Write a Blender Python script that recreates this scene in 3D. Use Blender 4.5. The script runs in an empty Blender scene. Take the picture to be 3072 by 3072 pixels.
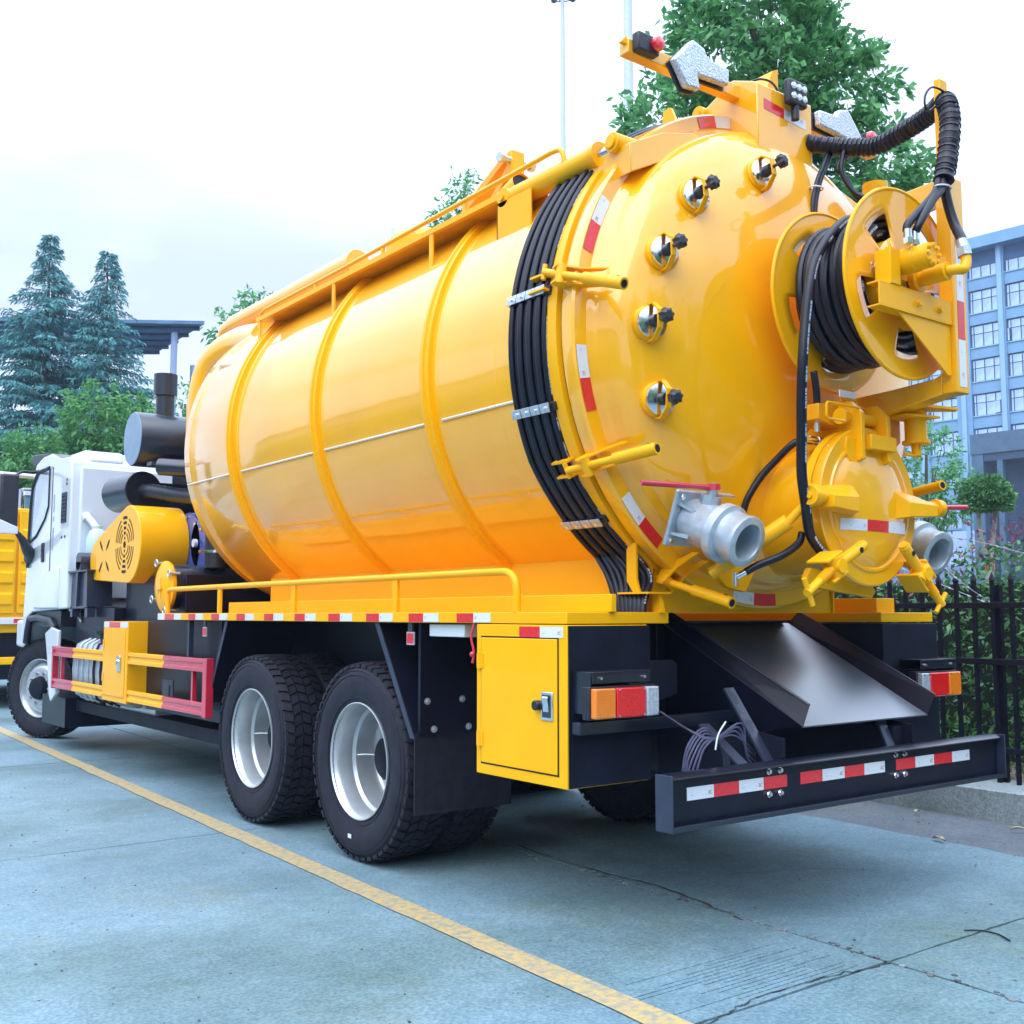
import bpy, math, random
import numpy as np
from math import sin, cos, pi, radians, sqrt, atan2
from mathutils import Vector, Matrix
R = random.Random(7); NR = np.random.RandomState(11)
scene = bpy.context.scene; COL = scene.collection
# ---------------------------------------------------------------- camera
cam = bpy.data.objects.new('camera', bpy.data.cameras.new('camera')); COL.objects.link(cam)
cam.data.sensor_width = 36; cam.data.lens = 38.385; cam.data.clip_end = 3000; cam.data.clip_start = .05
yaw, pit = radians(37.2), radians(5.38)
fw = Vector((sin(yaw)*cos(pit), cos(yaw)*cos(pit), sin(pit))); rt = Vector((cos(yaw), -sin(yaw), 0)); up = rt.cross(fw)
m = Matrix((rt, up, -fw)).transposed().to_4x4(); m.translation = Vector((-4.15, -2.93, 1.30)); cam.matrix_world = m
scene.camera = cam
# ---------------------------------------------------------------- sky and sun (overcast daylight)
SUN_EL, SUN_AZ = radians(50), radians(244)     # azimuth from +Y clockwise
W = bpy.data.worlds.new('World'); scene.world = W; W.use_nodes = True
nt = W.node_tree; nt.nodes.clear(); N = nt.nodes.new; L = nt.links.new
out = N('ShaderNodeOutputWorld'); bg = N('ShaderNodeBackground'); bg.inputs[1].default_value = .1
sky = N('ShaderNodeTexSky'); sky.sky_type = 'NISHITA'; sky.sun_disc = False; sky.sun_elevation = SUN_EL; sky.sun_rotation = SUN_AZ
tc = N('ShaderNodeTexCoord'); mp = N('ShaderNodeMapping'); mp.inputs['Scale'].default_value = (1, 1, 2.6)
mp.inputs['Location'].default_value = (7.409, 1.520, .011)
nz = N('ShaderNodeTexNoise'); nz.inputs['Scale'].default_value = 2.3; nz.inputs['Detail'].default_value = 7; nz.inputs['Roughness'].default_value = .52
cr = N('ShaderNodeValToRGB'); cr.color_ramp.elements[0].position = .38; cr.color_ramp.elements[1].position = .58
cr.color_ramp.elements[0].color = (6.3, 7.2, 9.3, 1); cr.color_ramp.elements[1].color = (8.6, 10.5, 13.6, 1)
sep = N('ShaderNodeSeparateXYZ'); mr = N('ShaderNodeMapRange'); mr.inputs[1].default_value = .30; mr.inputs[2].default_value = 1.0
mr.inputs[3].default_value = .84; mr.inputs[4].default_value = 2.5       # an overcast sky is brighter overhead
mx = N('ShaderNodeMixRGB'); mx.inputs[0].default_value = .93
mul = N('ShaderNodeVectorMath'); mul.operation = 'SCALE'
L(tc.outputs['Generated'], mp.inputs[0]); L(mp.outputs[0], nz.inputs[0]); L(nz.outputs[0], cr.inputs[0])
L(tc.outputs['Generated'], sep.inputs[0]); L(sep.outputs[2], mr.inputs[0])
L(sky.outputs[0], mx.inputs[1]); L(cr.outputs[0], mx.inputs[2]); L(mx.outputs[0], mul.inputs[0]); L(mr.outputs[0], mul.inputs['Scale'])
L(mul.outputs[0], bg.inputs[0]); L(bg.outputs[0], out.inputs[0])
sd = bpy.data.lights.new('sun', 'SUN'); sd.energy = 1.4; sd.angle = radians(60); sd.color = (1, .97, .92)
so = bpy.data.objects.new('sun', sd); COL.objects.link(so)
sdir = Vector((sin(SUN_AZ)*cos(SUN_EL), cos(SUN_AZ)*cos(SUN_EL), sin(SUN_EL))); so.rotation_euler = sdir.to_track_quat('Z', 'Y').to_euler()
vs = scene.view_settings; vs.view_transform = 'Standard'; vs.look = 'None'; vs.exposure = .66; vs.gamma = 1; vs.use_curve_mapping = False
scene.cycles.max_bounces = 8; scene.cycles.glossy_bounces = 5; scene.cycles.transparent_max_bounces = 8; scene.cycles.caustics_reflective = False

# ---------------------------------------------------------------- materials
def mat(name, col, rough=.5, metal=0., coat=0., coat_ior=1.5, spec=.5, noise=0., nscale=8., bump=0., bscale=30., coords='Object', trans=0., col2=None, wob=0., emit=None, coat_rough=.03, contrast=(.35, .65)):
    m = bpy.data.materials.new(name); m.use_nodes = True; t = m.node_tree; b = t.nodes['Principled BSDF']; n = t.nodes.new; l = t.links.new
    b.inputs['Base Color'].default_value = (*col, 1); b.inputs['Roughness'].default_value = rough; b.inputs['Metallic'].default_value = metal
    b.inputs['Coat Weight'].default_value = coat; b.inputs['Coat IOR'].default_value = coat_ior; b.inputs['Coat Roughness'].default_value = coat_rough
    b.inputs['Specular IOR Level'].default_value = spec
    tc = n('ShaderNodeTexCoord')
    if noise or col2:
        nz = n('ShaderNodeTexNoise'); nz.inputs['Scale'].default_value = nscale; nz.inputs['Detail'].default_value = 6
        c = n('ShaderNodeValToRGB'); c.color_ramp.elements[0].position, c.color_ramp.elements[1].position = contrast
        c2 = col2 or tuple(min(1, v*(1+noise)) for v in col); c1 = col if col2 else tuple(v*(1-noise) for v in col)
        c.color_ramp.elements[0].color = (*c1, 1); c.color_ramp.elements[1].color = (*c2, 1)
        l(tc.outputs[coords], nz.inputs[0]); l(nz.outputs[0], c.inputs[0]); l(c.outputs[0], b.inputs['Base Color'])
    if bump or wob:
        last = None
        for amt, sc in ((bump, bscale), (wob, 1.3)):
            if not amt: continue
            nb = n('ShaderNodeTexNoise'); nb.inputs['Scale'].default_value = sc; nb.inputs['Detail'].default_value = 3 if amt == bump else 1
            bu = n('ShaderNodeBump'); bu.inputs['Strength'].default_value = 1; bu.inputs['Distance'].default_value = amt
            l(tc.outputs[coords], nb.inputs[0]); l(nb.outputs[0], bu.inputs['Height'])
            if last: l(last.outputs[0], bu.inputs['Normal'])
            last = bu
        l(last.outputs[0], b.inputs['Normal'])
        if coat: l(last.outputs[0], b.inputs['Coat Normal'])
    if trans:
        b.inputs['Transmission Weight'].default_value = trans
    if emit: b.inputs['Emission Color'].default_value = (*emit, 1); b.inputs['Emission Strength'].default_value = 1
    return m
YEL = (.93, .43, .0)
M = {}
M['yellow'] = mat('yellow_paint', YEL, .40, spec=.25, coat=1, coat_ior=1.68, noise=.05, nscale=2, wob=.009, bump=.00008, bscale=160, coat_rough=.015)
M['yellow_panel'] = mat('yellow_panel_paint', (.94, .45, .001), .40, spec=.12, coat=.3, coat_ior=1.4, noise=.03, nscale=4, wob=.003)
M['yellow_part'] = mat('yellow_part_paint', (.92, .43, .001), .45, spec=.15, coat=.35, coat_ior=1.5, noise=.02, nscale=5, bump=.0001, bscale=120)
M['yellow_dull'] = mat('yellow_hot_paint', (.82, .34, .002), .45, spec=.25, coat=.5, coat_ior=1.5, noise=.08, nscale=7, bump=.0004, bscale=70)
M['black'] = mat('black_paint', (.0035, .005, .016), .40, spec=.28, coat=.10, noise=.35, nscale=5, bump=.0006, bscale=12)
M['black_matt'] = mat('matt_black_steel', (.004, .006, .017), .6, spec=.25, noise=.4, nscale=6, bump=.0012, bscale=25)
M['black_gloss'] = mat('gloss_black_sheet', (.006, .009, .022), .32, coat=.5, coat_ior=1.5, coat_rough=.2, noise=.25, nscale=4, bump=.0002, bscale=9)
M['chute'] = mat('chute_sheet', (.045, .060, .085), .34, spec=1, coat=1, coat_ior=1.8, coat_rough=.30, noise=.15, nscale=5)
M['grey_steel'] = mat('grey_painted_steel', (.020, .027, .055), .42, coat=.3, noise=.15, nscale=12)
M['rubber'] = mat('tyre_rubber', (.012, .012, .022), .62, spec=.35, noise=.3, nscale=14, bump=.0007, bscale=60)
M['hose'] = mat('hose_rubber', (.004, .005, .014), .40, spec=.4, noise=.3, nscale=20, bump=.0004, bscale=50)
M['rim'] = mat('silver_rim_paint', (.50, .53, .56), .33, metal=.55, noise=.06, nscale=14, bump=.0003, bscale=30)
M['chrome'] = mat('bright_steel', (.75, .77, .80), .16, metal=1, noise=.08, nscale=30)
M['zinc'] = mat('zinc_plate', (.52, .58, .64), .38, metal=.7, noise=.15, nscale=40)
M['alu'] = mat('cast_aluminium', (.46, .52, .58), .36, metal=.45, noise=.12, nscale=18, bump=.0012, bscale=55)
M['red'] = mat('red_paint', (.55, .018, .045), .35, coat=.8, noise=.08, nscale=8)
M['white_cab'] = mat('white_cab_paint', (.66, .70, .75), .28, coat=1, noise=.03, nscale=2, wob=.004)
M['dark_glass'] = mat('tinted_glass', (.02, .03, .045), .05, spec=.9, coat=1, coat_ior=1.8)
M['plastic'] = mat('black_plastic', (.014, .016, .026), .42, noise=.2, nscale=30, bump=.0003, bscale=200)
M['blue_pump'] = mat('blue_pump_paint', (.015, .075, .36), .38, coat=.6, noise=.2, nscale=15, bump=.0015, bscale=30)
M['tape_red'] = mat('red_reflector', (.72, .012, .022), .3, coat=.9, noise=.12, nscale=90, bump=.0002, bscale=300)
M['tape_white'] = mat('white_reflector', (.72, .75, .80), .3, coat=.9, noise=.04, nscale=90, bump=.0002, bscale=300)
M['print_red'] = mat('red_print', (.45, .01, .06), .5, noise=.1); M['print_grey'] = mat('grey_print', (.25, .28, .36), .5, noise=.1)
M['amber'] = mat('amber_lens', (.85, .22, .005), .12, coat=1, noise=.04, nscale=20, bump=.002, bscale=90)
M['red_lens'] = mat('red_lens', (.75, .006, .010), .12, coat=1, noise=.05, nscale=20, bump=.002, bscale=90)
M['clear_lens'] = mat('clear_lens', (.55, .60, .66), .1, metal=.3, coat=1, noise=.2, nscale=60, bump=.003, bscale=90)
M['led'] = mat('crumpled_clear_film', (.50, .55, .66), .2, metal=.35, coat=1, noise=.40, nscale=130, bump=.004, bscale=110)
M['grease'] = mat('hydraulic_rod', (.55, .6, .7), .12, metal=1)
M['tie'] = mat('white_cable_tie', (.7, .74, .8), .4, noise=.05)
M['weldm'] = mat('bare_weld_line', (.75, .68, .55), .3, coat=.5)
M['wire'] = mat('grey_violet_wire', (.07, .07, .13), .45, noise=.2, nscale=20)
M['hoseprint'] = None
def hose_print():
    """black hose with a broken line of pale lettering-like print along one side (radial band by UV)"""
    m = mat('printed_hose_rubber', (.004, .005, .014), .38, spec=.4, bump=.0004, bscale=50); t = m.node_tree; b = t.nodes['Principled BSDF']; n = t.nodes.new; l = t.links.new
    uv = n('ShaderNodeUVMap'); s = n('ShaderNodeSeparateXYZ'); l(uv.outputs[0], s.inputs[0])
    band = n('ShaderNodeMath'); band.operation = 'COMPARE'; band.inputs[1].default_value = .5; band.inputs[2].default_value = .045; l(s.outputs[1], band.inputs[0])
    w1 = n('ShaderNodeTexNoise'); w1.noise_dimensions = '1D'; w1.inputs['Scale'].default_value = 9; w1.inputs['Detail'].default_value = 0; l(s.outputs[0], w1.inputs['W'])
    g1 = n('ShaderNodeMath'); g1.operation = 'GREATER_THAN'; g1.inputs[1].default_value = .47; l(w1.outputs[0], g1.inputs[0])
    w2 = n('ShaderNodeTexNoise'); w2.noise_dimensions = '1D'; w2.inputs['Scale'].default_value = 150; w2.inputs['Detail'].default_value = 1; l(s.outputs[0], w2.inputs['W'])
    g2 = n('ShaderNodeMath'); g2.operation = 'GREATER_THAN'; g2.inputs[1].default_value = .44; l(w2.outputs[0], g2.inputs[0])
    a = n('ShaderNodeMath'); a.operation = 'MULTIPLY'; l(band.outputs[0], a.inputs[0]); l(g1.outputs[0], a.inputs[1])
    c = n('ShaderNodeMath'); c.operation = 'MULTIPLY'; l(a.outputs[0], c.inputs[0]); l(g2.outputs[0], c.inputs[1])
    mx = n('ShaderNodeMixRGB'); mx.inputs[1].default_value = (.004, .005, .014, 1); mx.inputs[2].default_value = (.45, .5, .62, 1); l(c.outputs[0], mx.inputs[0]); l(mx.outputs[0], b.inputs['Base Color'])
    return m
M['hoseprint'] = hose_print()

# ---------------------------------------------------------------- mesh building
def basis(d):
    d = Vector(d).normalized(); a = Vector((0, 0, 1)) if abs(d.z) < .9 else Vector((1, 0, 0))
    u = d.cross(a).normalized(); v = u.cross(d).normalized(); return d, u, v
class MB:
    def __init__(s): s.v = []; s.f = []; s.mi = []; s.uv = {}; s.cur = 0
    def add(s, vs, fs):
        o = len(s.v); s.v += [tuple(x) for x in vs]
        for f in fs: s.f.append(tuple(i+o for i in f)); s.mi.append(s.cur)
        return s
    def box(s, x0, x1, y0, y1, z0, z1):
        return s.add([(x0,y0,z0),(x1,y0,z0),(x1,y1,z0),(x0,y1,z0),(x0,y0,z1),(x1,y0,z1),(x1,y1,z1),(x0,y1,z1)], [(0,3,2,1),(4,5,6,7),(0,1,5,4),(1,2,6,5),(2,3,7,6),(3,0,4,7)])
    def obox(s, c, ax, ay, az):
        c, ax, ay, az = map(Vector, (c, ax, ay, az)); v = [c+ax*i+ay*j+az*k for k in (-1, 1) for j in (-1, 1) for i in (-1, 1)]
        return s.add(v, [(0,2,3,1),(4,5,7,6),(0,1,5,4),(1,3,7,5),(3,2,6,7),(2,0,4,6)])
    def prism(s, poly, axis, a0, a1):
        """poly: 2D points in the two other axes (in xyz order)"""
        def P(p, a): return {'x': (a, p[0], p[1]), 'y': (p[0], a, p[1]), 'z': (p[0], p[1], a)}[axis]
        n = len(poly); area = sum(poly[i][0]*poly[(i+1) % n][1]-poly[(i+1) % n][0]*poly[i][1] for i in range(n))
        if (area < 0): poly = poly[::-1]
        flip = axis == 'y'
        v = [P(p, a0) for p in poly]+[P(p, a1) for p in poly]
        fs = [tuple(range(n))[::-1], tuple(range(n, 2*n))]+[(i, (i+1) % n, n+(i+1) % n, n+i) for i in range(n)]
        if flip ^ (a1 < a0): fs = [f[::-1] for f in fs]
        return s.add(v, fs)
    def cyl(s, p0, p1, r0, r1=None, n=20, cap=True):
        r1 = r0 if r1 is None else r1; p0, p1 = Vector(p0), Vector(p1); d, u, v = basis(p1-p0)
        vs = [p+(u*cos(2*pi*i/n)+v*sin(2*pi*i/n))*r for p, r in ((p0, r0), (p1, r1)) for i in range(n)]
        fs = [(i, n+i, n+(i+1) % n, (i+1) % n) for i in range(n)]
        if cap: fs += [tuple(range(n)), tuple(range(2*n-1, n-1, -1))]
        return s.add(vs, fs)
    def lathe(s, prof, o, d, n=32, a0=0., a1=2*pi, close=False):
        """prof: (radius, distance along d)"""
        o = Vector(o); d, u, v = basis(d); full = abs(a1-a0-2*pi) < 1e-6; k = n if full else n+1; vs = []; fs = []
        for r, t in prof:
            for i in range(k):
                a = a0+(a1-a0)*i/n; vs.append(o+d*t+(u*cos(a)+v*sin(a))*r)
        m_ = len(prof)
        for j in range(m_-1+(1 if close else 0)):
            j2 = (j+1) % m_
            for i in range(n): i2 = (i+1) % k; fs.append((j*k+i, j2*k+i, j2*k+i2, j*k+i2))
        return s.add(vs, fs)
    def tube(s, path, r, n=10, closed=False, cap=True):
        P = [Vector(p) for p in path]; m_ = len(P); o = len(s.v); u = None; vs = []; fs = []; dist = [0]
        for i in range(1, m_): dist.append(dist[-1]+(P[i]-P[i-1]).length)
        for i, p in enumerate(P):
            t = (P[(i+1) % m_]-P[i-1]) if closed else (P[min(i+1, m_-1)]-P[max(i-1, 0)])
            t.normalize()
            if u is None: _, u, _v = basis(t)
            u = (u-t*u.dot(t)).normalized(); w = t.cross(u); rr = r[i] if isinstance(r, (list, tuple)) else r
            vs += [p+(u*cos(2*pi*k/n)+w*sin(2*pi*k/n))*rr for k in range(n)]
        base = len(s.f)
        for i in range(m_ if closed else m_-1):
            j = (i+1) % m_
            for k in range(n):
                k2 = (k+1) % n; fs.append((i*n+k, i*n+k2, j*n+k2, j*n+k))
                if not closed: s.uv[base+len(fs)-1] = ((dist[i], k/n), (dist[i], (k+1)/n), (dist[j], (k+1)/n), (dist[j], k/n))
        if cap and not closed: fs += [tuple(range(n))[::-1], tuple((m_-1)*n+k for k in range(n))]
        return s.add(vs, fs)
    def ball(s, c, r, n=16, sq=(1, 1, 1)):
        h = n//2; vs = []; fs = []
        for j in range(h+1):
            b = pi*j/h-pi/2
            for i in range(n): a = 2*pi*i/n; vs.append((c[0]+r*sq[0]*cos(b)*cos(a), c[1]+r*sq[1]*cos(b)*sin(a), c[2]+r*sq[2]*sin(b)))
        for j in range(h):
            for i in range(n): i2 = (i+1) % n; fs.append((j*n+i, j*n+i2, (j+1)*n+i2, (j+1)*n+i))
        return s.add(vs, fs)
WL = {}
def wl(o): return WL.get(o.name, Vector((0, 0, 0))) if o else Vector((0, 0, 0))
def obj(name, mb, m, parent=None, bevel=0, smooth=38, seg=2, solid=0, centre=True):
    me = bpy.data.meshes.new(name)
    me.from_pydata([tuple(v) for v in mb.v], [], mb.f)
    ms = m if isinstance(m, (list, tuple)) else [m]
    for x in ms: me.materials.append(x)
    if len(ms) > 1: me.polygons.foreach_set('material_index', mb.mi)
    if mb.uv:
        uvl = me.uv_layers.new(name='UVMap')
        for p in me.polygons:
            if p.index in mb.uv:
                for li, q in zip(p.loop_indices, mb.uv[p.index]): uvl.data[li].uv = q
    co = np.array([tuple(v) for v in mb.v], dtype=float); c = (co.min(0)+co.max(0))/2 if centre else np.zeros(3)
    me.vertices.foreach_set('co', (co-c).ravel())
    me.polygons.foreach_set('use_smooth', [True]*len(me.polygons)) if smooth else None
    me.update()
    if smooth: me.set_sharp_from_angle(angle=radians(smooth))
    o = bpy.data.objects.new(name, me); COL.objects.link(o); place(o, Vector(c), parent)
    if bevel:
        b = o.modifiers.new('bevel', 'BEVEL'); b.width = bevel; b.segments = seg; b.limit_method = 'ANGLE'; b.angle_limit = radians(40)
    if solid:
        b = o.modifiers.new('solid', 'SOLIDIFY'); b.thickness = solid; b.offset = 0
    return o
def place(o, w, parent=None):
    WL[o.name] = Vector(w)
    if parent: o.parent = parent
    o.location = Vector(w)-wl(parent)
def thing(name, loc, label, cat, group=None):
    o = bpy.data.objects.new(name, None); COL.objects.link(o); o.empty_display_size = .2; place(o, loc); tag(o, label, cat, group); return o
def tag(o, label=None, cat=None, group=None, kind=None):
    if label: o['label'] = label
    if cat: o['category'] = cat
    if group: o['group'] = group
    if kind: o['kind'] = kind
    return o
def dup(o, delta=(0, 0, 0), parent=None, rot=None, mirror=False):
    """copy of an object (and its children) moved by delta in world space"""
    c = o.copy(); COL.objects.link(c); p = parent or o.parent; place(c, wl(o)+Vector(delta), p)
    for ch in [x for x in bpy.data.objects if x.parent == o]:
        k = ch.copy(); COL.objects.link(k); place(k, wl(ch)+Vector(delta), c)
    return c
def smooth_path(pts, k=6):
    """Catmull-Rom through points"""
    P = [Vector(p) for p in pts]; P = [P[0]*2-P[1]]+P+[P[-1]*2-P[-2]]; o = []
    for i in range(1, len(P)-2):
        a, b, c, d = P[i-1:i+3]
        for j in range(k):
            t = j/k; o.append(.5*((2*b)+(c-a)*t+(2*a-5*b+4*c-d)*t*t+(3*b-a-3*c+d)*t**3))
    return o+[P[-2]]
def text_mb(s, size, origin, xdir, ydir, align='CENTER', depth=.0006):
    cu = bpy.data.curves.new('t', 'FONT'); cu.body = s; cu.size = size; cu.align_x = align; cu.align_y = 'CENTER'; cu.resolution_u = 2
    to = bpy.data.objects.new('t', cu); COL.objects.link(to); me = to.to_mesh(); mb = MB()
    x, y = Vector(xdir).normalized(), Vector(ydir).normalized(); z = x.cross(y)
    mb.add([Vector(origin)+x*v.co.x+y*v.co.y+z*depth for v in me.vertices], [tuple(p.vertices) for p in me.polygons])
    to.to_mesh_clear(); bpy.data.objects.remove(to); bpy.data.curves.remove(cu); return mb
# ================================================================ the vacuum truck (rear bumper at y=0, cab towards +y, left side at x=-1.25)
T = thing('vacuum_tanker_truck', (0, 4.5, 0), 'yellow vacuum tanker truck with white cab and black hose reel, parked along the fence', 'truck')
ZC, RT = 2.54, 1.18
Y, YP, BK = M['yellow'], M['yellow_part'], M['black']
# ---- tank shell
tank = obj('tank', MB().lathe([(0, 5.53), (.35, 5.51), (.70, 5.43), (.98, 5.30), (1.12, 5.20), (RT, 5.08), (RT, 3.6), (RT, 2.2), (RT, .70)], (0, 0, ZC), (0, 1, 0), 96), Y, T)
for y in (1.70, 2.94, 4.20):
    obj('rib', MB().lathe([(RT-.01, y-.045), (RT+.022, y-.04), (RT+.026, y-.012), (RT+.036, y-.008), (RT+.036, y+.008), (RT+.026, y+.012), (RT+.022, y+.04), (RT-.01, y+.045)], (0, 0, ZC), (0, 1, 0), 96), YP, tank)
for y in (1.12, 1.60, 2.84, 4.10, 4.98): obj('plate_seam', MB().lathe([(RT-.001, y-.007), (RT+.0012, y-.002), (RT+.0012, y+.002), (RT-.001, y+.007)], (0, 0, ZC), (0, 1, 0), 96), Y, tank)
wx = -sqrt(RT**2-(ZC-2.275)**2)
for a, b in ((.90, 1.60), (1.74, 2.86), (2.98, 4.08), (4.24, 5.06)):
    obj('weld_seam', MB().tube([(wx-.002, a, 2.275), (wx-.002, b, 2.275)], .007, 6), mat('bare_weld_line', (.75, .68, .55), .3, coat=.5) if 'weldm' not in M else M['weldm'], tank)
obj('tank_flange', MB().lathe([(RT-.01, .70), (1.205, .70), (1.215, .69), (1.215, .625), (1.19, .62)], (0, 0, ZC), (0, 1, 0), 96), YP, T)
obj('flange_seal', MB().lathe([(1.19, .63), (1.19, .595)], (0, 0, ZC), (0, 1, 0), 96), M['black_matt'], T)
# ---- rear door
prof = [(1.18, .60), (1.205, .60), (1.21, .59), (1.21, .53), (1.20, .52), (1.135, .52), (1.13, .515), (1.125, .50), (1.11, .485)]
for i in range(0, 17):
    t = i/16*pi/2; prof.append((1.10*cos(t), .47-.275*sin(t)**.92 if t > 0 else .47))
door = obj('tank_door', MB().lathe(prof, (0, 0, ZC), (0, 1, 0), 96), Y, T)
def dome_y(r): return .47-.275*sqrt(max(0, 1-(r/1.10)**2))**.92
def ring_tape(a0, a1, m):
    mb = MB(); n = 12; o = []
    for i in range(n+1):
        a = a0+(a1-a0)*i/n; o += [(1.140*cos(a), .5165, ZC+1.140*sin(a)), (1.197*cos(a), .5165, ZC+1.197*sin(a))]
    mb.add(o, [(2*i, 2*i+1, 2*i+3, 2*i+2) for i in range(n)])
    return obj('reflector_tape', mb, m, T)
def ang(x, z): return atan2(z-ZC, x)
def tape_marks(o, c, xd, yd, both=True):
    c = Vector(c); xd = Vector(xd).normalized(); yd = Vector(yd).normalized()
    obj('print_mark', text_mb('3C', .020, c+xd*.052-yd*.004, xd, yd), M['print_red'], o, smooth=0)
    obj('print_mark', text_mb('GB', .009, c-xd*.05-yd*.006, xd, yd), M['print_grey'], o, smooth=0)
for (x0, z0), (x1, z1), (x2, z2), flip in (((-1.201, 2.44), (-1.171, 2.297), (-1.149, 2.151), 0), ((-1.028, 3.127), (-1.086, 3.002), (-1.142, 2.868), 0), ((-.948, 1.793), (-.835, 1.692), (-.728, 1.593), 0), ((-.237, 1.393), (-.091, 1.391), (.065, 1.386), 0), ((-.42, 3.64), (-.30, 3.67), (-.19, 3.69), 1)):
    A = [ang(x0, z0), ang(x1, z1), ang(x2, z2)]; A = [a+2*pi if a < 0 else a for a in A]
    w = ring_tape(A[0], A[1], M['tape_red' if flip else 'tape_white']); r_ = ring_tape(A[1], A[2], M['tape_white' if flip else 'tape_red'])
    if not flip:
        am = (A[0]+A[1])/2; rad_ = Vector((cos(am), 0, sin(am))); tg = Vector((-sin(am), 0, cos(am))); s_ = 1 if A[1] > A[0] else -1
        tape_marks(w, Vector((1.168*cos(am), .5155, ZC+1.168*sin(am))), tg*s_, rad_ if s_ < 0 else rad_*-1)
# ---- sight glasses
def sight(x, z):
    r = sqrt(x*x+(z-ZC)**2); e = .01; dy = (dome_y(r+e)-dome_y(r-e))/(2*e); u = Vector((x, 0, z-ZC))/r
    nrm = Vector((u.x*dy, -1, u.z*dy)).normalized(); nrm = (u*dy*1.0+Vector((0, -1, 0))).normalized(); nrm = (Vector((0, -1, 0))+u*min(dy, .9)*.62).normalized()
    c = Vector((x, dome_y(r), z)); _, a, b = basis(nrm)
    g = obj('sight_glass', MB().lathe([(.076, -.08), (.078, .0), (.078, .010), (.074, .014), (.073, .024), (.070, .026)], c, nrm, 28), YP, T)
    obj('glass_disc', MB().lathe([(.070, .024), (.068, .033), (.040, .042), (0, .044)], c, nrm, 28), M['chrome'], g)
    obj('clamp_stem', MB().cyl(c+nrm*.040, c+nrm*.080, .028, .024, 16).cyl(c+nrm*.08, c+nrm*.135, .008, n=10), M['plastic'], g)
    mb = MB(); up_ = Vector((0, 0, 1)); up_ = (up_-nrm*up_.dot(nrm)).normalized(); sd_ = nrm.cross(up_)
    pts = [(-.080, .0), (-.078, .045), (-.038, .092), (.038, .092), (.078, .045), (.080, .0)]
    for (p, q), (p2, q2) in zip(pts, pts[1:]):
        A, B = c+up_*p+nrm*q, c+up_*p2+nrm*q2; mid = (A+B)/2; d = (B-A)/2; mb.obox(mid, sd_*.012, d*1.04, d.cross(sd_).normalized()*.0035)
    obj('yoke_strap', mb, YP, g)
    mb = MB(); kc = c+nrm*.145
    ring = [kc+(up_*cos(2*pi*i/14)+sd_*sin(2*pi*i/14))*(.033 if i % 2 else .026) for i in range(14)]
    vs = [p-nrm*.014 for p in ring]+[p+nrm*.012 for p in ring]+[kc+(p-kc)*.55+nrm*.022 for p in ring]
    mb.add(vs, [tuple(range(14))]+[(i, 14+i, 14+(i+1) % 14, (i+1) % 14)[::-1] for i in range(14)]+[(14+i, 28+i, 28+(i+1) % 14, 14+(i+1) % 14)[::-1] for i in range(14)]+[tuple(range(28, 42))[::-1]])
    obj('star_knob', mb, M['plastic'], g, smooth=25)
for x, z in ((-.690, 3.133), (-.272, 3.328), (-.880, 2.842), (-.952, 2.527), (-.903, 2.206)): sight(x, z)
# ---- door clamps (T-bolts in forked lugs round the rim)
def clamp(a, tip):
    u = Vector((cos(a), 0, sin(a))); t = Vector((-sin(a), 0, cos(a))); p = Vector((0, .56, ZC))+u*1.255; tip = Vector(tip); d = (tip-p).normalized()
    g = obj('door_clamp', MB().cyl(p-t*.045, p+t*.045, .024, n=16), YP, T, bevel=.002)
    mb = MB()
    for s_ in (-1, 1):
        q = Vector((0, 0, ZC)); tt = t*(s_*.036)
        poly = [q+u*1.20+Vector((0, .50, 0)), q+u*1.285+Vector((0, .56, 0)), q+u*1.275+Vector((0, .60, 0)), q+u*1.20+Vector((0, .60, 0)), q+u*1.125+Vector((0, .44, 0)), q+u*1.13+Vector((0, .40, 0))]
        n_ = len(poly); vs = [v+tt-t*.004 for v in poly]+[v+tt+t*.004 for v in poly]
        mb.add(vs, [tuple(range(n_)), tuple(range(n_, 2*n_))[::-1]]+[(i, n_+i, n_+(i+1) % n_, (i+1) % n_) for i in range(n_)])
    obj('lug_plate', mb, YP, g)
    mb = MB()
    for s_ in (-1, 1):
        q = Vector((0, .72, ZC)); mb.obox(q+u*1.225+t*(s_*.034), u*.035, Vector((0, .055, 0)), t*.005)
    obj('hook_plate', mb, YP, g)
    e = p-d*.11
    obj('clamp_bolt', MB().cyl(e, p+d*.16, .017, n=14).cyl(e-t*.035, e+t*.035, .011, n=12), YP, g)
    mb = MB().cyl(p+d*.15, tip, .026, n=20).cyl(p+d*.14, p+d*.16, .018, .026, n=20)
    obj('clamp_handle', mb, YP, g); obj('handle_bore', MB().cyl(tip, tip+d*.0015, .017, n=16).cyl(tip-d*.04+basis(d)[2]*.0255, tip-d*.04+basis(d)[2]*.027, .009, n=12), M['black_matt'], g)
clamp(ang(-1.18, 2.735), (-1.21, .20, 2.622)); clamp(ang(-1.06, 1.955), (-1.035, .20, 1.972)); clamp(ang(-.60, 1.47), (-.605, .20, 1.350))
clamp(ang(1.18, 2.70), (1.2, .2, 2.62)); clamp(ang(1.06, 1.95), (1.03, .2, 1.97))
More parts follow.
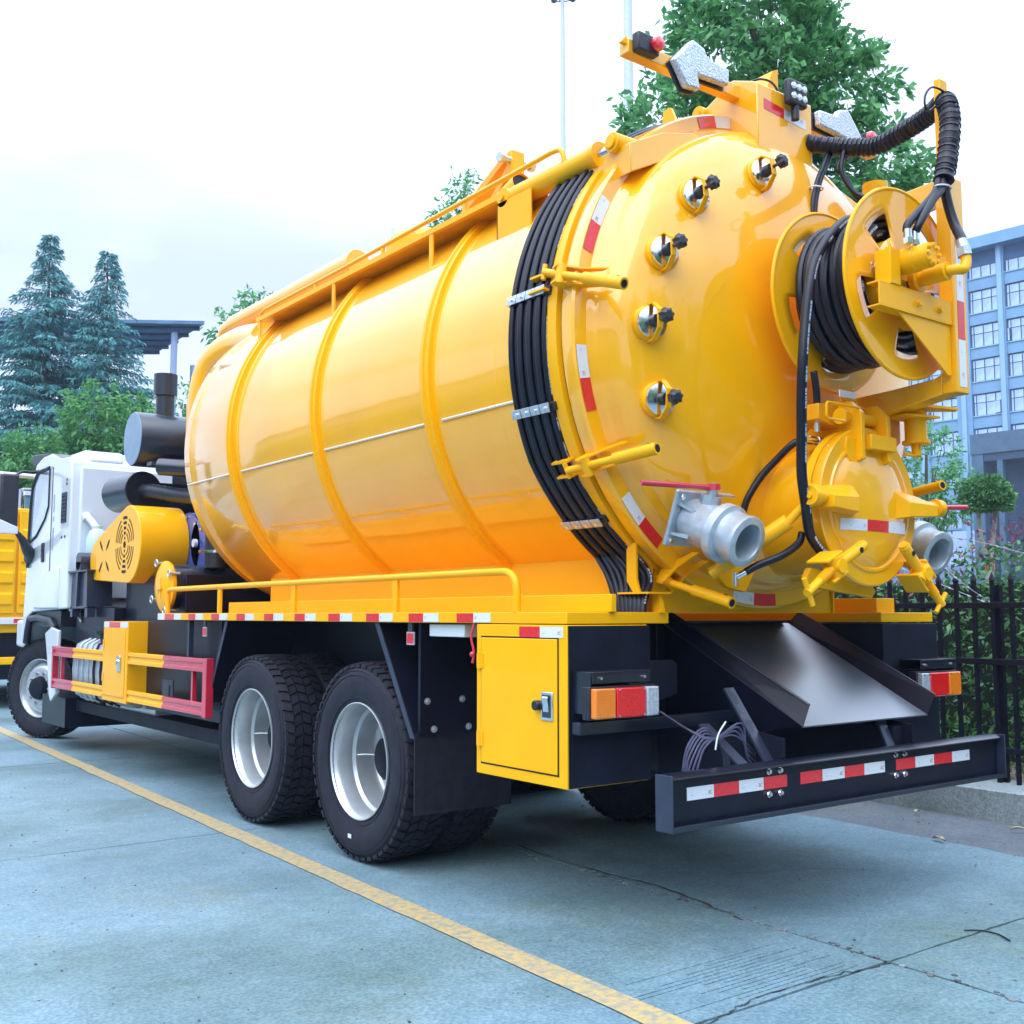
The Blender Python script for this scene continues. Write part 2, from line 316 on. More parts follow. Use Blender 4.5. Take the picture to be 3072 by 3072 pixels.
# ---- hose bundle strapped over the tank
sup = []
bund = []
for k in range(8):
    y = .725+k*.032; r = RT+.034+(.012 if k % 2 else 0); path = []
    for i in range(49):
        a = radians(78+i*(232-78)/48); yy = y + (-.0 if a < 3.6 else (a-3.6)*(-.16)); path.append((r*cos(a), yy - .03*sin((a-1.4)*1.3), ZC+r*sin(a)))
    path += smooth_path([path[-1], (-.70-.01*k, y-.13-.004*k, 1.47), (-.78, y-.17-.006*k, 1.34), (-.80, y-.18-.008*k, 1.10)], 5)[1:]
    bund.append(obj('hydraulic_hose', MB().tube(path, .0158, 10), M['hoseprint' if k == 0 else 'hose'], T))
for a in (49, 94, 152, 178, 208):
    a = radians(360-a+0) if 0 else radians(a)
for a in (131, 172, 196, 222):
    a = radians(a); u = Vector((cos(a), 0, sin(a))); t = Vector((-sin(a), 0, cos(a))); c0 = Vector((0, 0, ZC)); yo = -.03*sin((a-1.4)*1.3)-(max(0, a-3.6)*.16)
    cl = obj('hose_clamp', MB().obox(c0+u*(RT+.025)+Vector((0, .835+yo, 0)), u*.026, Vector((0, .145, 0)), t*.020), M['plastic'], T, bevel=.004)
    for k in range(4):
        yy = .735+.067*k+yo; w = obj('clamp_plate', MB().obox(c0+u*(RT+.0660)+Vector((0, yy+.005, 0)), u*.003, Vector((0, .031, 0)), t*.021), M['zinc'], cl, bevel=.0015)
        obj('bolt', MB().cyl(c0+u*(RT+.068)+Vector((0, yy, 0)), c0+u*(RT+.078)+Vector((0, yy, 0)), .008, n=6), M['chrome'], cl, smooth=0)
# ---- walkway on the tank top left
wk = obj('walkway_beam', MB().box(-.985, -.955, 1.34, 4.27, 3.382, 3.412), YP, T)
wd = obj('walkway_deck', MB().box(-.953, -.50, 1.34, 4.27, 3.395, 3.405), M['yellow_dull'], T)
for y in (1.98, 3.11, 4.22): obj('walkway_stay', MB().box(-.982, -.972, y-.018, y+.018, 3.18, 3.382), YP, wk)
hr = obj('top_handrail', MB().tube(smooth_path([(-.97, 4.22, 3.39), (-.97, 4.22, 3.43), (-.97, 4.15, 3.452)], 4)+[(-.97, 3., 3.455), (-.97, 1.2, 3.485)]+smooth_path([(-.97, .95, 3.49), (-.97, .885, 3.48), (-.97, .86, 3.44), (-.97, .855, 3.39)], 4), .013, 10), YP, T)
for y in (3.376, 2.518, 1.672): obj('rail_post', MB().box(-.978, -.962, y-.012, y+.012, 3.40, 3.46), YP, hr)
# fat pipe over the tank and the dome covers
fp = obj('suction_pipe', MB().tube([(-.45, y, 3.70+.045*(y-4.2)/1) if 0 else (-.45, y, 3.79) for y in (3.75, 4.6, 5.4, 5.9)], .095, 24), Y, T)
obj('pipe_elbow', MB().tube(smooth_path([(-.45, 5.9, 3.79), (-.45, 6.05, 3.77), (-.45, 6.13, 3.66), (-.45, 6.13, 3.4)], 5), .085, 24), Y, T)
obj('elbow_pipe', MB().tube(smooth_path([(-.55, 5.0, 3.46), (-.55, 5.5, 3.52), (-.62, 5.86, 3.42), (-.66, 5.99, 3.12), (-.66, 6.0, 2.5)], 7), .16, 28), Y, T)
mh = obj('manhole_cover', MB().lathe([(0, .10), (.12, .09), (.20, .05), (.24, 0), (.24, -.16)], (-.30, 3.15, 3.78), (0, 0, 1), 36), YP, T)
for k in range(8): a = 2*pi*k/8; obj('wing_nut', MB().cyl((-.30+.225*cos(a), 3.15+.225*sin(a), 3.79), (-.30+.225*cos(a), 3.15+.225*sin(a), 3.85), .012, n=8), M['chrome'], mh)
for a, b in (((-.30, 2.62, 3.62), (-.30, 2.60, 3.84)), ((-.30, 2.60, 3.84), (-.30, 2.15, 4.05)), ((-.30, 2.42, 3.70), (-.30, 2.12, 3.97))):
    a, b = Vector(a), Vector(b); d = b-a; obj('boom_rest', MB().obox((a+b)/2, d/2, (.045, 0, 0), d.cross(Vector((1, 0, 0))).normalized()*.022), M['yellow_dull'], T)
obj('rest_plate', MB().box(-.35, -.25, 2.08, 2.13, 3.93, 4.07), YP, T, bevel=.006); obj('rest_bolt', MB().cyl((-.42, 2.10, 4.01), (-.18, 2.10, 4.01), .020, n=12).cyl((-.43, 2.10, 4.01), (-.40, 2.10, 4.01), .034, n=6).cyl((-.20, 2.10, 4.01), (-.17, 2.10, 4.01), .034, n=6), M['zinc'], T)
obj('vent_pipe', MB().cyl((-.30, 2.42, 3.70), (-.30, 2.02, 3.84), .085, n=28, cap=False), YP, T); obj('vent_mouth', MB().cyl((-.30, 2.05, 3.828), (-.30, 2.03, 3.836), .08, n=28), M['black_matt'], T)
for x, y in ((-.62, 1.25), (-.50, 1.12), (-.42, .92)): obj('pressure_gauge', MB().cyl((x, y, 3.5), (x, y, 3.60), .022, n=14).cyl((x, y, 3.60), (x, y, 3.63), .032, n=14), YP, T)
# ---- door opening ram
ram = obj('hydraulic_ram', MB().cyl((-.945, 1.29, 3.372), (-.925, .66, 3.385), .055, n=28).cyl((-.925, .68, 3.385), (-.925, .645, 3.385), .062, n=28), YP, T)
obj('ram_rod', MB().cyl((-.925, .66, 3.385), (-.905, .55, 3.392), .028, n=20), M['grease'], ram)
obj('ram_eye', MB().cyl((-.97, .53, 3.393), (-.80, .53, 3.393), .045, n=24).cyl((-.983, .53, 3.393), (-.96, .53, 3.393), .030, n=20), YP, ram, bevel=.003)
obj('ram_pivot', MB().cyl((-1.0, 1.30, 3.372), (-.89, 1.30, 3.372), .048, n=24).cyl((-1.012, 1.30, 3.372), (-.98, 1.30, 3.372), .018, n=12), YP, ram)
obj('ram_bracket', MB().box(-1.0, -.992, 1.07, 1.345, 3.10, 3.35).box(-.90, -.892, 1.07, 1.345, 3.10, 3.35).box(-1.0, -.892, 1.338, 1.346, 3.08, 3.36), YP, T)
obj('ram_pipe', MB().tube([(-.89, 1.25, 3.44), (-.87, .72, 3.45)], .010, 8), YP, ram)
rr = dup(ram, (1.85, 0, 0))
# ---- hinge beam over the door and hinge box
top = [(-.945, 3.365), (-.735, 3.470), (-.54, 3.520), (-.20, 3.475)]; bot = [(-.30, 3.340), (-.545, 3.385), (-.738, 3.335), (-.935, 3.235)]
def beam(sx):
    mb = MB(); P = [(sx*x, z) for x, z in top+bot]; mb.prism(P, 'y', .44, .80); return obj('hinge_beam', mb, Y, T, bevel=.004)
beam(1); beam(-1)
hb = obj('hinge_box', MB().prism([(.345, 3.49), (.345, 3.835), (.38, 3.855), (.50, 3.905), (.74, 3.80), (.80, 3.73), (.80, 3.52), (.60, 3.44)], 'x', -.195, .215), Y, T, bevel=.006)
obj('hinge_boss', MB().cyl((-.225, .70, 3.80), (.245, .70, 3.80), .040, n=24).cyl((-.24, .70, 3.80), (-.22, .70, 3.80), .022, n=16), YP, hb)
for x in (-.235, .235): obj('hinge_web', MB().prism([(.66, 3.66), (.66, 3.50), (.86, 3.50), (.95, 3.75), (.93, 3.90), (.88, 3.90), (.80, 3.72)], 'x', x, x+.02), YP, hb)
obj('stop_plate', MB().prism([(-.06, 3.86), (.03, 3.86), (.03, 3.99), (-.01, 3.97)], 'y', .40, .62), YP, hb)
for x0, x1, m_ in ((-.149, -.001, 'tape_red'), (.0, .164, 'tape_white')):
    o = obj('reflector_tape', MB().prism([(x0, 3.716-.02*(x0+.15)/.3), (x1, 3.716-.02*(x1+.15)/.3), (x1, 3.770-.03*(x1+.15)/.3), (x0, 3.770-.03*(x0+.15)/.3)], 'y', .3435, .345), M[m_], T)
    if m_ == 'tape_white': tape_marks(o, (.082, .3425, 3.735), (1, 0, -.06), (.06, 0, 1))
wl_ = obj('work_light', MB().box(-.028, .112, .285, .325, 3.765, 3.890), M['plastic'], T, bevel=.012, seg=3)
for i in range(3):
    for j in range(2): obj('led_lens', MB().lathe([(.018, 0), (.016, .006), (0, .009)], (.002+i*.04, .284, 3.803+j*.05), (0, -1, 0), 14), M['clear_lens'], wl_)
obj('lamp_stalk', MB().cyl((.042, .31, 3.70), (.042, .31, 3.77), .020, n=14), M['plastic'], wl_); obj('lamp_cable', MB().tube(smooth_path([(.0, .35, 3.78), (-.05, .36, 3.87), (-.10, .40, 3.90), (-.15, .45, 3.88)], 5), .006, 6), M['plastic'], wl_)
# light bar across the top
lb = obj('light_bar', MB().box(-.93, .93, .455, .515, 3.795, 3.860), Y, T, bevel=.004)
obj('bar_end', MB().prism([(-.96, 3.84), (-.93, 3.875), (-.90, 3.84)], 'y', .47, .49), YP, lb)
def arrow(pts, name='arrow_lamp'):
    mb = MB(); mb.prism(pts, 'y', .395, .435); o = obj(name, mb, M['led'], T, bevel=.010, seg=3); c = [sum(p[0] for p in pts)/len(pts), sum(p[1] for p in pts)/len(pts)]
    mb = MB(); mb.prism([(c[0]+(p[0]-c[0])*1.03, c[1]+(p[1]-c[1])*1.03-.008) for p in pts], 'y', .437, .450); obj('lamp_backing', mb, M['plastic'], o)
    return o
A = [(-.70, 3.815), (-.575, 3.945), (-.50, 3.925), (-.475, 3.885), (-.33, 3.875), (-.335, 3.795), (-.545, 3.785), (-.53, 3.715), (-.62, 3.705)]
arrow(A); arrow([(-x+.02, z) for x, z in A])
for sx in (-1, 1):
    bx_ = obj('marker_lamp', MB().box(min(sx*.91, sx*.78), max(sx*.91, sx*.78), .41, .455, 3.80, 3.885), M['plastic'], T, bevel=.008)
    obj('lamp_lens', MB().lathe([(.034, 0), (.034, .015), (.028, .026), (0, .032)], (sx*.80, .41, 3.850), (0, -1, 0), 20), M['red_lens'], bx_)
# ---- valves
def valve(sx):
    c = Vector((sx*.715, .335, 1.712)); d = Vector((sx*-.06, -.93, -.36)).normalized(); right = Vector((1, 0, 0)); right = (right-d*right.dot(d)).normalized(); upv = d.cross(right)*-1
    if upv.z < 0: upv = -upv
    g = obj('outlet_valve', MB().obox(c, right*.125, upv*.125, d*.010), M['alu'], T, bevel=.012, seg=3)
    obj('valve_body', MB().lathe([(.088, .0), (.098, .03), (.100, .17), (.103, .18), (.125, .185), (.125, .225), (.112, .23), (.105, .235), (.105, .30), (.108, .305), (.108, .325), (.098, .33), (.078, .33), (.074, .32), (.074, .20), (.0, .20)], c, d, 40), M['alu'], g)
    for i in (-1, 1):
        for j in (-1, 1):
            q = c+right*(i*.098)+upv*(j*.098); obj('flange_bolt', MB().cyl(q, q+d*.024, .013, n=6), M['chrome'], g, smooth=0)
            obj('rib_web', MB().add([c+right*(i*.105)+upv*(j*.06)+d*.01, c+right*(i*.105)+upv*(j*.072)+d*.01, c+right*(i*.085)+upv*(j*.065)+d*.09, c+right*(i*.085)+upv*(j*.045)+d*.09, c+right*(i*.06)+upv*(j*.06)+d*.01, c+right*(i*.06)+upv*(j*.05)+d*.09], [(0, 1, 2, 3), (0, 3, 5, 4), (1, 0, 4), (2, 1, 4, 5), (3, 2, 5)]), M['alu'], g)
    nk = c+d*.085+upv*.095
    obj('valve_neck', MB().cyl(nk-upv*.02, nk+upv*.035, .045, n=8).cyl(nk+upv*.035, nk+upv*.065, .022, n=14).obox(nk+upv*.04+right*.075, right*.06, d*.02, upv*.004), M['zinc'], g)
    hp = nk+upv*.068; hd = Vector((-.93*sx if sx < 0 else .93, .22 if sx < 0 else -.3, .0)); hd = Vector((-1, .28, .02)).normalized() if sx < 0 else Vector((.9, -.35, .03)).normalized()
    mb = MB(); mb.cyl(hp-Vector((0, 0, .012)), hp+Vector((0, 0, .014)), .030, n=20); mb.tube([hp, hp+hd*.10, hp+hd*.16, hp+hd*.28, hp+hd*.345], [.014, .011, .013, .0125, .012], 10)
    obj('valve_handle', mb, M['red'], g); obj('handle_nut', MB().cyl(hp+Vector((0, 0, .012)), hp+Vector((0, 0, .020)), .014, n=6), M['zinc'], g, smooth=0)
valve(-1); valve(1)
# ---- lower discharge neck with its round door
CX, CZ = 0.0, 1.775
nkc = obj('discharge_neck', MB().lathe([(.30, .45), (.30, .03)], (CX, 0, CZ), (0, 1, 0), 56), Y, T)
obj('neck_flange', MB().lathe([(.298, .03), (.345, .03), (.35, .025), (.35, -.015), (.33, -.017)], (CX, 0, CZ), (0, 1, 0), 56), YP, nkc)
hd_ = obj('discharge_door', MB().lathe([(.33, -.022), (.350, -.022), (.352, -.028), (.352, -.065), (.346, -.070), (.292, -.070), (.287, -.078), (.275, -.079), (.268, -.070), (.262, -.076), (.22, -.088), (.13, -.102), (0, -.108)], (CX, 0, CZ), (0, 1, 0), 64), Y, T)
obj('door_seal', MB().lathe([(.335, -.012), (.335, -.024)], (CX, 0, CZ), (0, 1, 0), 56), M['black_matt'], hd_)
for s_ in (-1, 1):
    x = .095*s_
    obj('hinge_plate', MB().prism([(.02+.25, 2.05), (.12, 2.17), (.03, 2.235), (-.06, 2.235), (-.115, 2.18), (-.115, 2.02), (-.115, 1.975), (-.09, 1.965), (-.04, 2.08), (.02, 2.05)], 'x', x-.013, x+.013), YP, hd_, bevel=.003)
    obj('hinge_pad', MB().prism([(x-.075, 2.07), (x+.075, 2.07), (x+.085, 2.02), (x+.06, 1.965), (x, 1.945), (x-.06, 1.965), (x-.085, 2.02)], 'y', -.085, -.068), YP, hd_, bevel=.003)
obj('hinge_pin', MB().cyl((-.15, -.045, 2.165), (.14, -.045, 2.165), .026, n=20).cyl((-.165, -.045, 2.165), (-.145, -.045, 2.165), .036, n=20), YP, hd_)
obj('hinge_block', MB().box(-.06, .13, -.13, -.04, 2.02, 2.085), YP, hd_, bevel=.004)
for s_ in (-1, 1):
    vs = [(s_*.145, -.082, 1.865), (s_*.145, -.082, 1.725), (s_*.395, -.03, 1.745), (s_*.395, -.03, 1.855), (s_*.185, -.150, 1.800), (s_*.19, -.150, 1.735), (s_*.38, -.165, 1.745), (s_*.38, -.165, 1.795)]
    obj('side_lug', MB().add(vs, [(0, 1, 5, 4), (0, 4, 7, 3), (4, 5, 6, 7), (1, 2, 6, 5), (3, 7, 6, 2), (0, 3, 2, 1)]), YP, hd_, bevel=.003)
    obj('lug_pin', MB().cyl((s_*.36, -.115, 1.79), (s_*.465, -.115, 1.79), .028, n=20).cyl((s_*.43, -.115, 1.79), (s_*.475, -.115, 1.79), .041, n=24).cyl((s_*.47, -.115, 1.79), (s_*.483, -.115, 1.79), .014, n=12), YP, hd_, bevel=.002)
def tbolt(a, b, c):
    a, b, c = map(Vector, (a, b, c)); d = (a-b).normalized(); d2 = (c-b).normalized(); s_ = d.cross(Vector((0, -1, 0))).normalized()
    g = obj('swing_bolt', MB().cyl(b-d*.03, a, .025, n=20).cyl(a, a+d*.012, .021, n=20), YP, hd_)
    obj('bolt_hole', MB().cyl(a-d*.045+Vector((0, -.024, 0)), a-d*.045+Vector((0, -.0265, 0)), .012, n=14), M['black_matt'], hd_)
    obj('bolt_boss', MB().cyl(b-s_*.04, b+s_*.04, .036, n=24).cyl(b+Vector((0, .04, 0)), b+Vector((0, -.04, 0)), .030, n=20), YP, hd_)
    L_ = (c-b).length; mb = MB().cyl(b, c, .018, n=16)
    for k in range(9): q = b+d2*(.05+k*.009); mb.cyl(q, q+d2*.004, .0225, n=16)
    obj('screw_rod', mb, YP, hd_); obj('tommy_bar', MB().cyl(c-s_*.06-d2*.012, c+s_*.06-d2*.012, .011, n=12), YP, hd_)
    for k in (-1, 1): mb = MB().obox(b+Vector((0, .03, 0))+s_*(k*.045)-d*.01, d*.055, Vector((0, .055, 0)), s_*.006); obj('bolt_fork', mb, YP, hd_, bevel=.003)
tbolt((-.185, -.155, 1.59), (-.375, -.155, 1.50), (-.575, -.165, 1.385)); tbolt((.12, -.155, 1.60), (.245, -.155, 1.48), (.385, -.165, 1.345))
def dish_y(r):
    P_ = [(0, -.108), (.13, -.102), (.22, -.088), (.262, -.078), (.275, -.079), (.287, -.078), (.292, -.070), (.36, -.070)]
    for (a, b), (c, d) in zip(P_, P_[1:]):
        if r <= c: return b+(d-b)*(r-a)/(c-a)
    return -.070
for x0, x1, k in ((-.232, -.070, 'tape_white'), (-.070, .088, 'tape_red'), (.088, .248, 'tape_white')):
    n_ = 16; vs = []
    for i in range(n_+1):
        x = x0+(x1-x0)*i/n_; vs += [(x, dish_y(sqrt(x*x+(z-CZ)**2))-.0015, z) for z in (1.662, 1.712)]
    o = obj('reflector_tape', MB().add(vs, [(2*i, 2*i+2, 2*i+3, 2*i+1) for i in range(n_)]), M[k], T)
    if k == 'tape_white': tape_marks(o, ((x0+x1)/2, -.113, 1.687), (1, 0, 0), (0, 0, 1))
# door ram of the discharge door (left) and lower links
lr = obj('door_ram', MB().cyl((-.435, -.09, 1.785), (-.47, .0, 1.69), .018, n=14).cyl((-.47, .0, 1.69), (-.625, .25, 1.50), .034, n=24), YP, T)
obj('ram_end', MB().cyl((-.445, -.1, 1.785), (-.405, -.1, 1.785), .036, n=20).cyl((-.625, .25, 1.50), (-.64, .28, 1.47), .022, n=14), YP, lr)
obj('link_bar', MB().prism([(-.36, 1.46), (-.33, 1.50), (.10, 1.435), (.13, 1.405), (.10, 1.375), (-.33, 1.42)], 'y', .0, .03), YP, T, bevel=.003)
obj('link_bar', MB().prism([(-.62, 1.50), (-.45, 1.56), (-.35, 1.60), (-.33, 1.50), (-.40, 1.40), (-.52, 1.42)], 'y', .30, .33), YP, T, bevel=.003)
# ---- hose reel
RX, RZ, RY0, RY1 = -.03, 2.72, .08, -.29
def reel_disc(y, name):
    mb = MB(); n = 90; rad_ = [.03, .10, .205, .31, .36, .405, .412]; k = len(rad_)
    vs = [(RX+r*cos(2*pi*i/n), y, RZ+r*sin(2*pi*i/n)) for r in rad_ for i in range(n)]; fs = []
    for j in range(k-1):
        for i in range(n):
            deg = (i+.5)*4; cut = j == 2 and any(abs((deg-c+180) % 360-180) < 15.5 for c in (57, 129, 201, 273, 345))
            if not cut: fs.append((j*n+i, (j+1)*n+i, (j+1)*n+(i+1) % n, j*n+(i+1) % n))
    return obj(name, mb.add(vs, fs), Y, reel, solid=.008, bevel=0)
reel = obj('hose_reel', MB().cyl((RX, RY0, RZ), (RX, RY1, RZ), .20, n=40), YP, T)
reel_disc(RY1, 'reel_disc'); reel_disc(RY0, 'reel_disc')
for y in (RY0, RY1): obj('disc_rim', MB().tube([(RX+.412*cos(2*pi*i/90), y, RZ+.412*sin(2*pi*i/90)) for i in range(90)], .009, 8, closed=True), YP, reel)
for lay, r0 in ((0, .235), (1, .272), (2, .308)):
    path = []; turns = 8.3 if lay < 2 else 7.2; n = 36
    for i in range(int(turns*n)+1):
        t = i/n; yy = RY0-.028-(t/turns)*(RY0-RY1-.056) if lay % 2 == 0 else RY1+.028+(t/turns)*(RY0-RY1-.056)
        rr_ = r0+.004*sin(t*9.7+lay)+.003*sin(t*23.1); path.append((RX+rr_*cos(2*pi*t+2.2*lay), yy, RZ+rr_*sin(2*pi*t+2.2*lay)))
    obj('wound_hose', MB().tube(path, .0205, 9), M['hoseprint'], reel)
obj('guide_hose', MB().tube(smooth_path([(-.10, -.12, 3.035), (-.22, -.14, 3.00), (-.347, -.15, 2.90), (-.458, -.16, 2.772), (-.512, -.17, 2.659), (-.545, -.17, 2.508), (-.57, -.17, 2.332), (-.559, -.15, 2.166), (-.525, -.12, 2.03), (-.505, -.1, 1.878), (-.459, -.08, 1.758), (-.396, -.05, 1.638), (-.312, -.045, 1.56)], 5), .0215, 12), M['hoseprint'], T)
obj('hose_ferrule', MB().cyl((-.312, -.045, 1.56), (-.235, -.02, 1.50), .024, n=16), M['zinc'], T)
# frame behind and beside the reel: a C in the y-z plane
fr = obj('reel_frame', MB().box(.17, .27, -.405, -.335, 2.255, 3.215), Y, T, bevel=.004)
obj('frame_arm', MB().prism([(-.335, 2.255), (-.335, 2.345), (-.30, 2.33), (-.10, 2.315), (.32, 2.30), (.32, 2.19), (.0, 2.20)], 'x', .17, .27), Y, fr, bevel=.004)
obj('frame_arm', MB().prism([(-.335, 3.215), (-.335, 3.10), (-.28, 3.12), (.32, 3.06), (.32, 3.19)], 'x', .17, .27), Y, fr, bevel=.004)
obj('frame_post', MB().box(.155, .215, -.385, -.355, 3.21, 3.665), YP, fr, bevel=.003)
obj('hinge_pipe', MB().cyl((.55, .22, 3.15), (.55, .22, 3.47), .062, n=28), YP, fr)
for z0, z1, m_ in ((2.92, 2.98, 'tape_red'), (2.66, 2.92, 'tape_white'), (2.49, 2.66, 'tape_red'), (2.28, 2.49, 'tape_white')):
    o = obj('reflector_tape', MB().box(.195, .247, -.4068, -.405, z0+.001, z1-.001), M[m_], T)
    if m_ == 'tape_white': tape_marks(o, (.221, -.4078, (z0+z1)/2), (0, 0, -1), (1, 0, 0))
br = obj('motor_bracket', MB().box(-.36, .17, -.395, -.388, 2.555, 2.645).box(-.36, .17, -.395, -.335, 2.645, 2.652).box(-.36, .17, -.395, -.335, 2.548, 2.555), YP, T, bevel=.001)
obj('bracket_upright', MB().box(-.285, -.215, -.40, -.325, 2.652, 2.80), YP, br, bevel=.002)
obj('gusset', MB().prism([(-.22, 2.548), (.165, 2.548), (.165, 2.33), (.14, 2.325)], 'y', -.385, -.378), YP, br)
for x in (-.09, .07): obj('bolt', MB().cyl((x, -.395, 2.60), (x, -.412, 2.60), .014, n=6), YP, br, smooth=0)
mt = obj('reel_motor', MB().cyl((-.165, -.335, 2.765), (-.165, -.505, 2.765), .052, n=32).cyl((-.165, -.39, 2.765), (-.165, -.45, 2.765), .056, n=32).box(-.225, -.105, -.36, -.335, 2.70, 2.83), YP, T, bevel=.002)
obj('end_cap', MB().lathe([((.048 if (i % 2) else .048), 0) for i in range(1)]+[(.048, .012), (0, .012)], (-.165, -.505, 2.765), (0, -1, 0), 28), YP, mt)
for k in range(8): a = 2*pi*k/8; obj('cap_bolt', MB().cyl((-.165+.038*cos(a), -.515, 2.765+.038*sin(a)), (-.165+.038*cos(a), -.528, 2.765+.038*sin(a)), .009, n=6), YP, mt, smooth=0)
obj('sprocket', MB().cyl((-.30, -.325, 2.735), (-.12, -.325, 2.735), .004, n=6).cyl((RX, -.30, RZ), (RX, -.335, RZ), .05, n=24).cyl((-.20, -.30, 2.745), (-.20, -.325, 2.745), .055, n=18), M['grease'], reel)
sw = obj('swivel_joint', MB().cyl((RX, -.345, RZ), (RX, -.375, RZ), .056, n=28).cyl((RX, -.375, RZ), (RX, -.40, RZ), .032, n=20).cyl((RX, -.40, RZ+.003), (RX, -.50, RZ+.004), .038, n=28), YP, T, bevel=.002)
obj('swivel_elbow', MB().tube(smooth_path([(RX, -.50, RZ+.004), (RX+.01, -.53, RZ+.005), (RX+.045, -.545, RZ+.01), (RX+.065, -.545, RZ+.045), (RX+.068, -.54, RZ+.08)], 4), .022, 14), YP, sw)
obj('elbow_nut', MB().cyl((.036, -.54, 2.79), (.035, -.535, 2.825), .032, n=6).cyl((.035, -.535, 2.825), (.035, -.525, 2.86), .024, n=16), M['zinc'], sw, smooth=25)
# wrapped hydraulic bundle from the hinge box to the frame post
wp = smooth_path([(.19, .36, 3.64), (.272, .25, 3.605), (.31, .15, 3.575), (.332, .05, 3.557), (.322, -.07, 3.565), (.286, -.2, 3.568), (.25, -.3, 3.575), (.21, -.36, 3.575), (.165, -.41, 3.540), (.135, -.44, 3.43), (.098, -.445, 3.281), (.050, -.45, 3.150)], 9)
rads = [.039+.0035*((i*.5) % 1 > .45)+.002*sin(i*.9) for i in range(len(wp))]
wrap = obj('wrapped_hose_bundle', MB().tube(wp, rads, 16), M['hose'], T, smooth=25)
sp = MB()
for i in range(0, len(wp)-2, 2):
    d_ = (wp[i+1]-wp[i]).normalized(); _, u_, v_ = basis(d_); s0 = [wp[i]+(u_*cos(2*pi*k/14)+v_*sin(2*pi*k/14))*.0430+d_*(.016*k/14) for k in range(15)]; sp.tube(s0, .0035, 5)
obj('spiral_wrap', sp, M['plastic'], wrap)
obj('motor_hose', MB().tube(smooth_path([(.045, -.452, 3.16), (.02, -.455, 3.10), (-.05, -.46, 3.041), (-.13, -.465, 2.955), (-.17, -.46, 2.90), (-.175, -.45, 2.875)], 6), .017, 12), M['hose'], T)
obj('motor_hose', MB().tube(smooth_path([(.035, -.44, 3.16), (.0, -.44, 3.09), (-.075, -.44, 3.02), (-.16, -.44, 2.95), (-.215, -.44, 2.90), (-.225, -.44, 2.87)], 6), .017, 12), M['hose'], T)
obj('swivel_hose', MB().tube(smooth_path([(.055, -.445, 3.17), (.062, -.45, 3.09), (.075, -.46, 3.01), (.078, -.48, 2.94), (.055, -.515, 2.88), (.04, -.525, 2.855)], 6), .021, 12), M['hoseprint'], T)
for x in (-.225, -.175): obj('hose_fitting', MB().cyl((x, -.445, 2.875), (x, -.445, 2.835), .017, n=14).cyl((x, -.445, 2.838), (x, -.445, 2.815), .020, n=6), M['chrome'], T)
obj('cable_tie', MB().tube([(.042+.045*cos(2*pi*i/20), -.448+.03*sin(2*pi*i/20), 3.115) for i in range(20)], .0035, 6, closed=True), M['tie'], T)
obj('cable_loop', MB().tube(smooth_path([(.20, -.40, 3.595), (.12, -.40, 3.60), (.059, -.40, 3.585), (.014, -.40, 3.536), (.011, -.40, 3.485), (.07, -.38, 3.49), (.13, -.38, 3.53)], 6), .005, 6), M['hose'], T)
for dx in (0, .022):
    obj('branch_hose', MB().tube(smooth_path([(.275+dx, .28, 3.62), (.20+dx, .27, 3.50), (.125+dx, .26, 3.38), (.075+dx, .25, 3.22), (.07+dx, .24, 2.9)], 6), .011, 10), M['hose'], T)
    obj('slack_hose', MB().tube(smooth_path([(.275+dx, .2, 3.58), (.245, .2+dx, 3.48), (.25+dx, .19, 3.42), (.276+dx, .15, 3.341-dx), (.314+dx, .08, 3.29-dx), (.42, .04, 3.29)], 6), .012, 10), M['hose'], T)
obj('cable_tie', MB().tube([(.125+.04*cos(2*pi*i/16), .26+.025*sin(2*pi*i/16), 3.36) for i in range(16)], .004, 6, closed=True), M['tie'], T)
obj('braided_hose', MB().tube(smooth_path([(-.17, .10, 2.072), (-.23, .10, 2.07), (-.28, .12, 2.05), (-.31, .18, 1.99), (-.35, .24, 1.914), (-.40, .28, 1.816), (-.415, .30, 1.74)], 6), .0165, 10), M['hose'], T)
obj('braided_hose', MB().tube(smooth_path([(-.633, .1, 1.476), (-.589, .07, 1.505), (-.50, .02, 1.545), (-.41, -.0, 1.60), (-.385, .0, 1.645)], 6), .0165, 10), M['hose'], T)
obj('braided_hose', MB().tube(smooth_path([(-.25, .02, 2.36), (-.208, .04, 2.279), (-.203, .045, 2.18)], 6), .017, 10), M['hoseprint'], T)
obj('hose_fitting', MB().cyl((-.203, .045, 2.185), (-.204, .045, 2.10), .016, n=14).cyl((-.26, .06, 2.07), (-.14, .06, 2.065), .017, n=14).cyl((-.19, .06, 2.067), (-.175, .06, 2.067), .022, n=6), M['chrome'], T)
obj('hose_fitting', MB().cyl((-.633, .1, 1.476), (-.672, .12, 1.455), .014, n=12).cyl((-.672, .12, 1.475), (-.672, .12, 1.42), .013, n=12), M['chrome'], T)
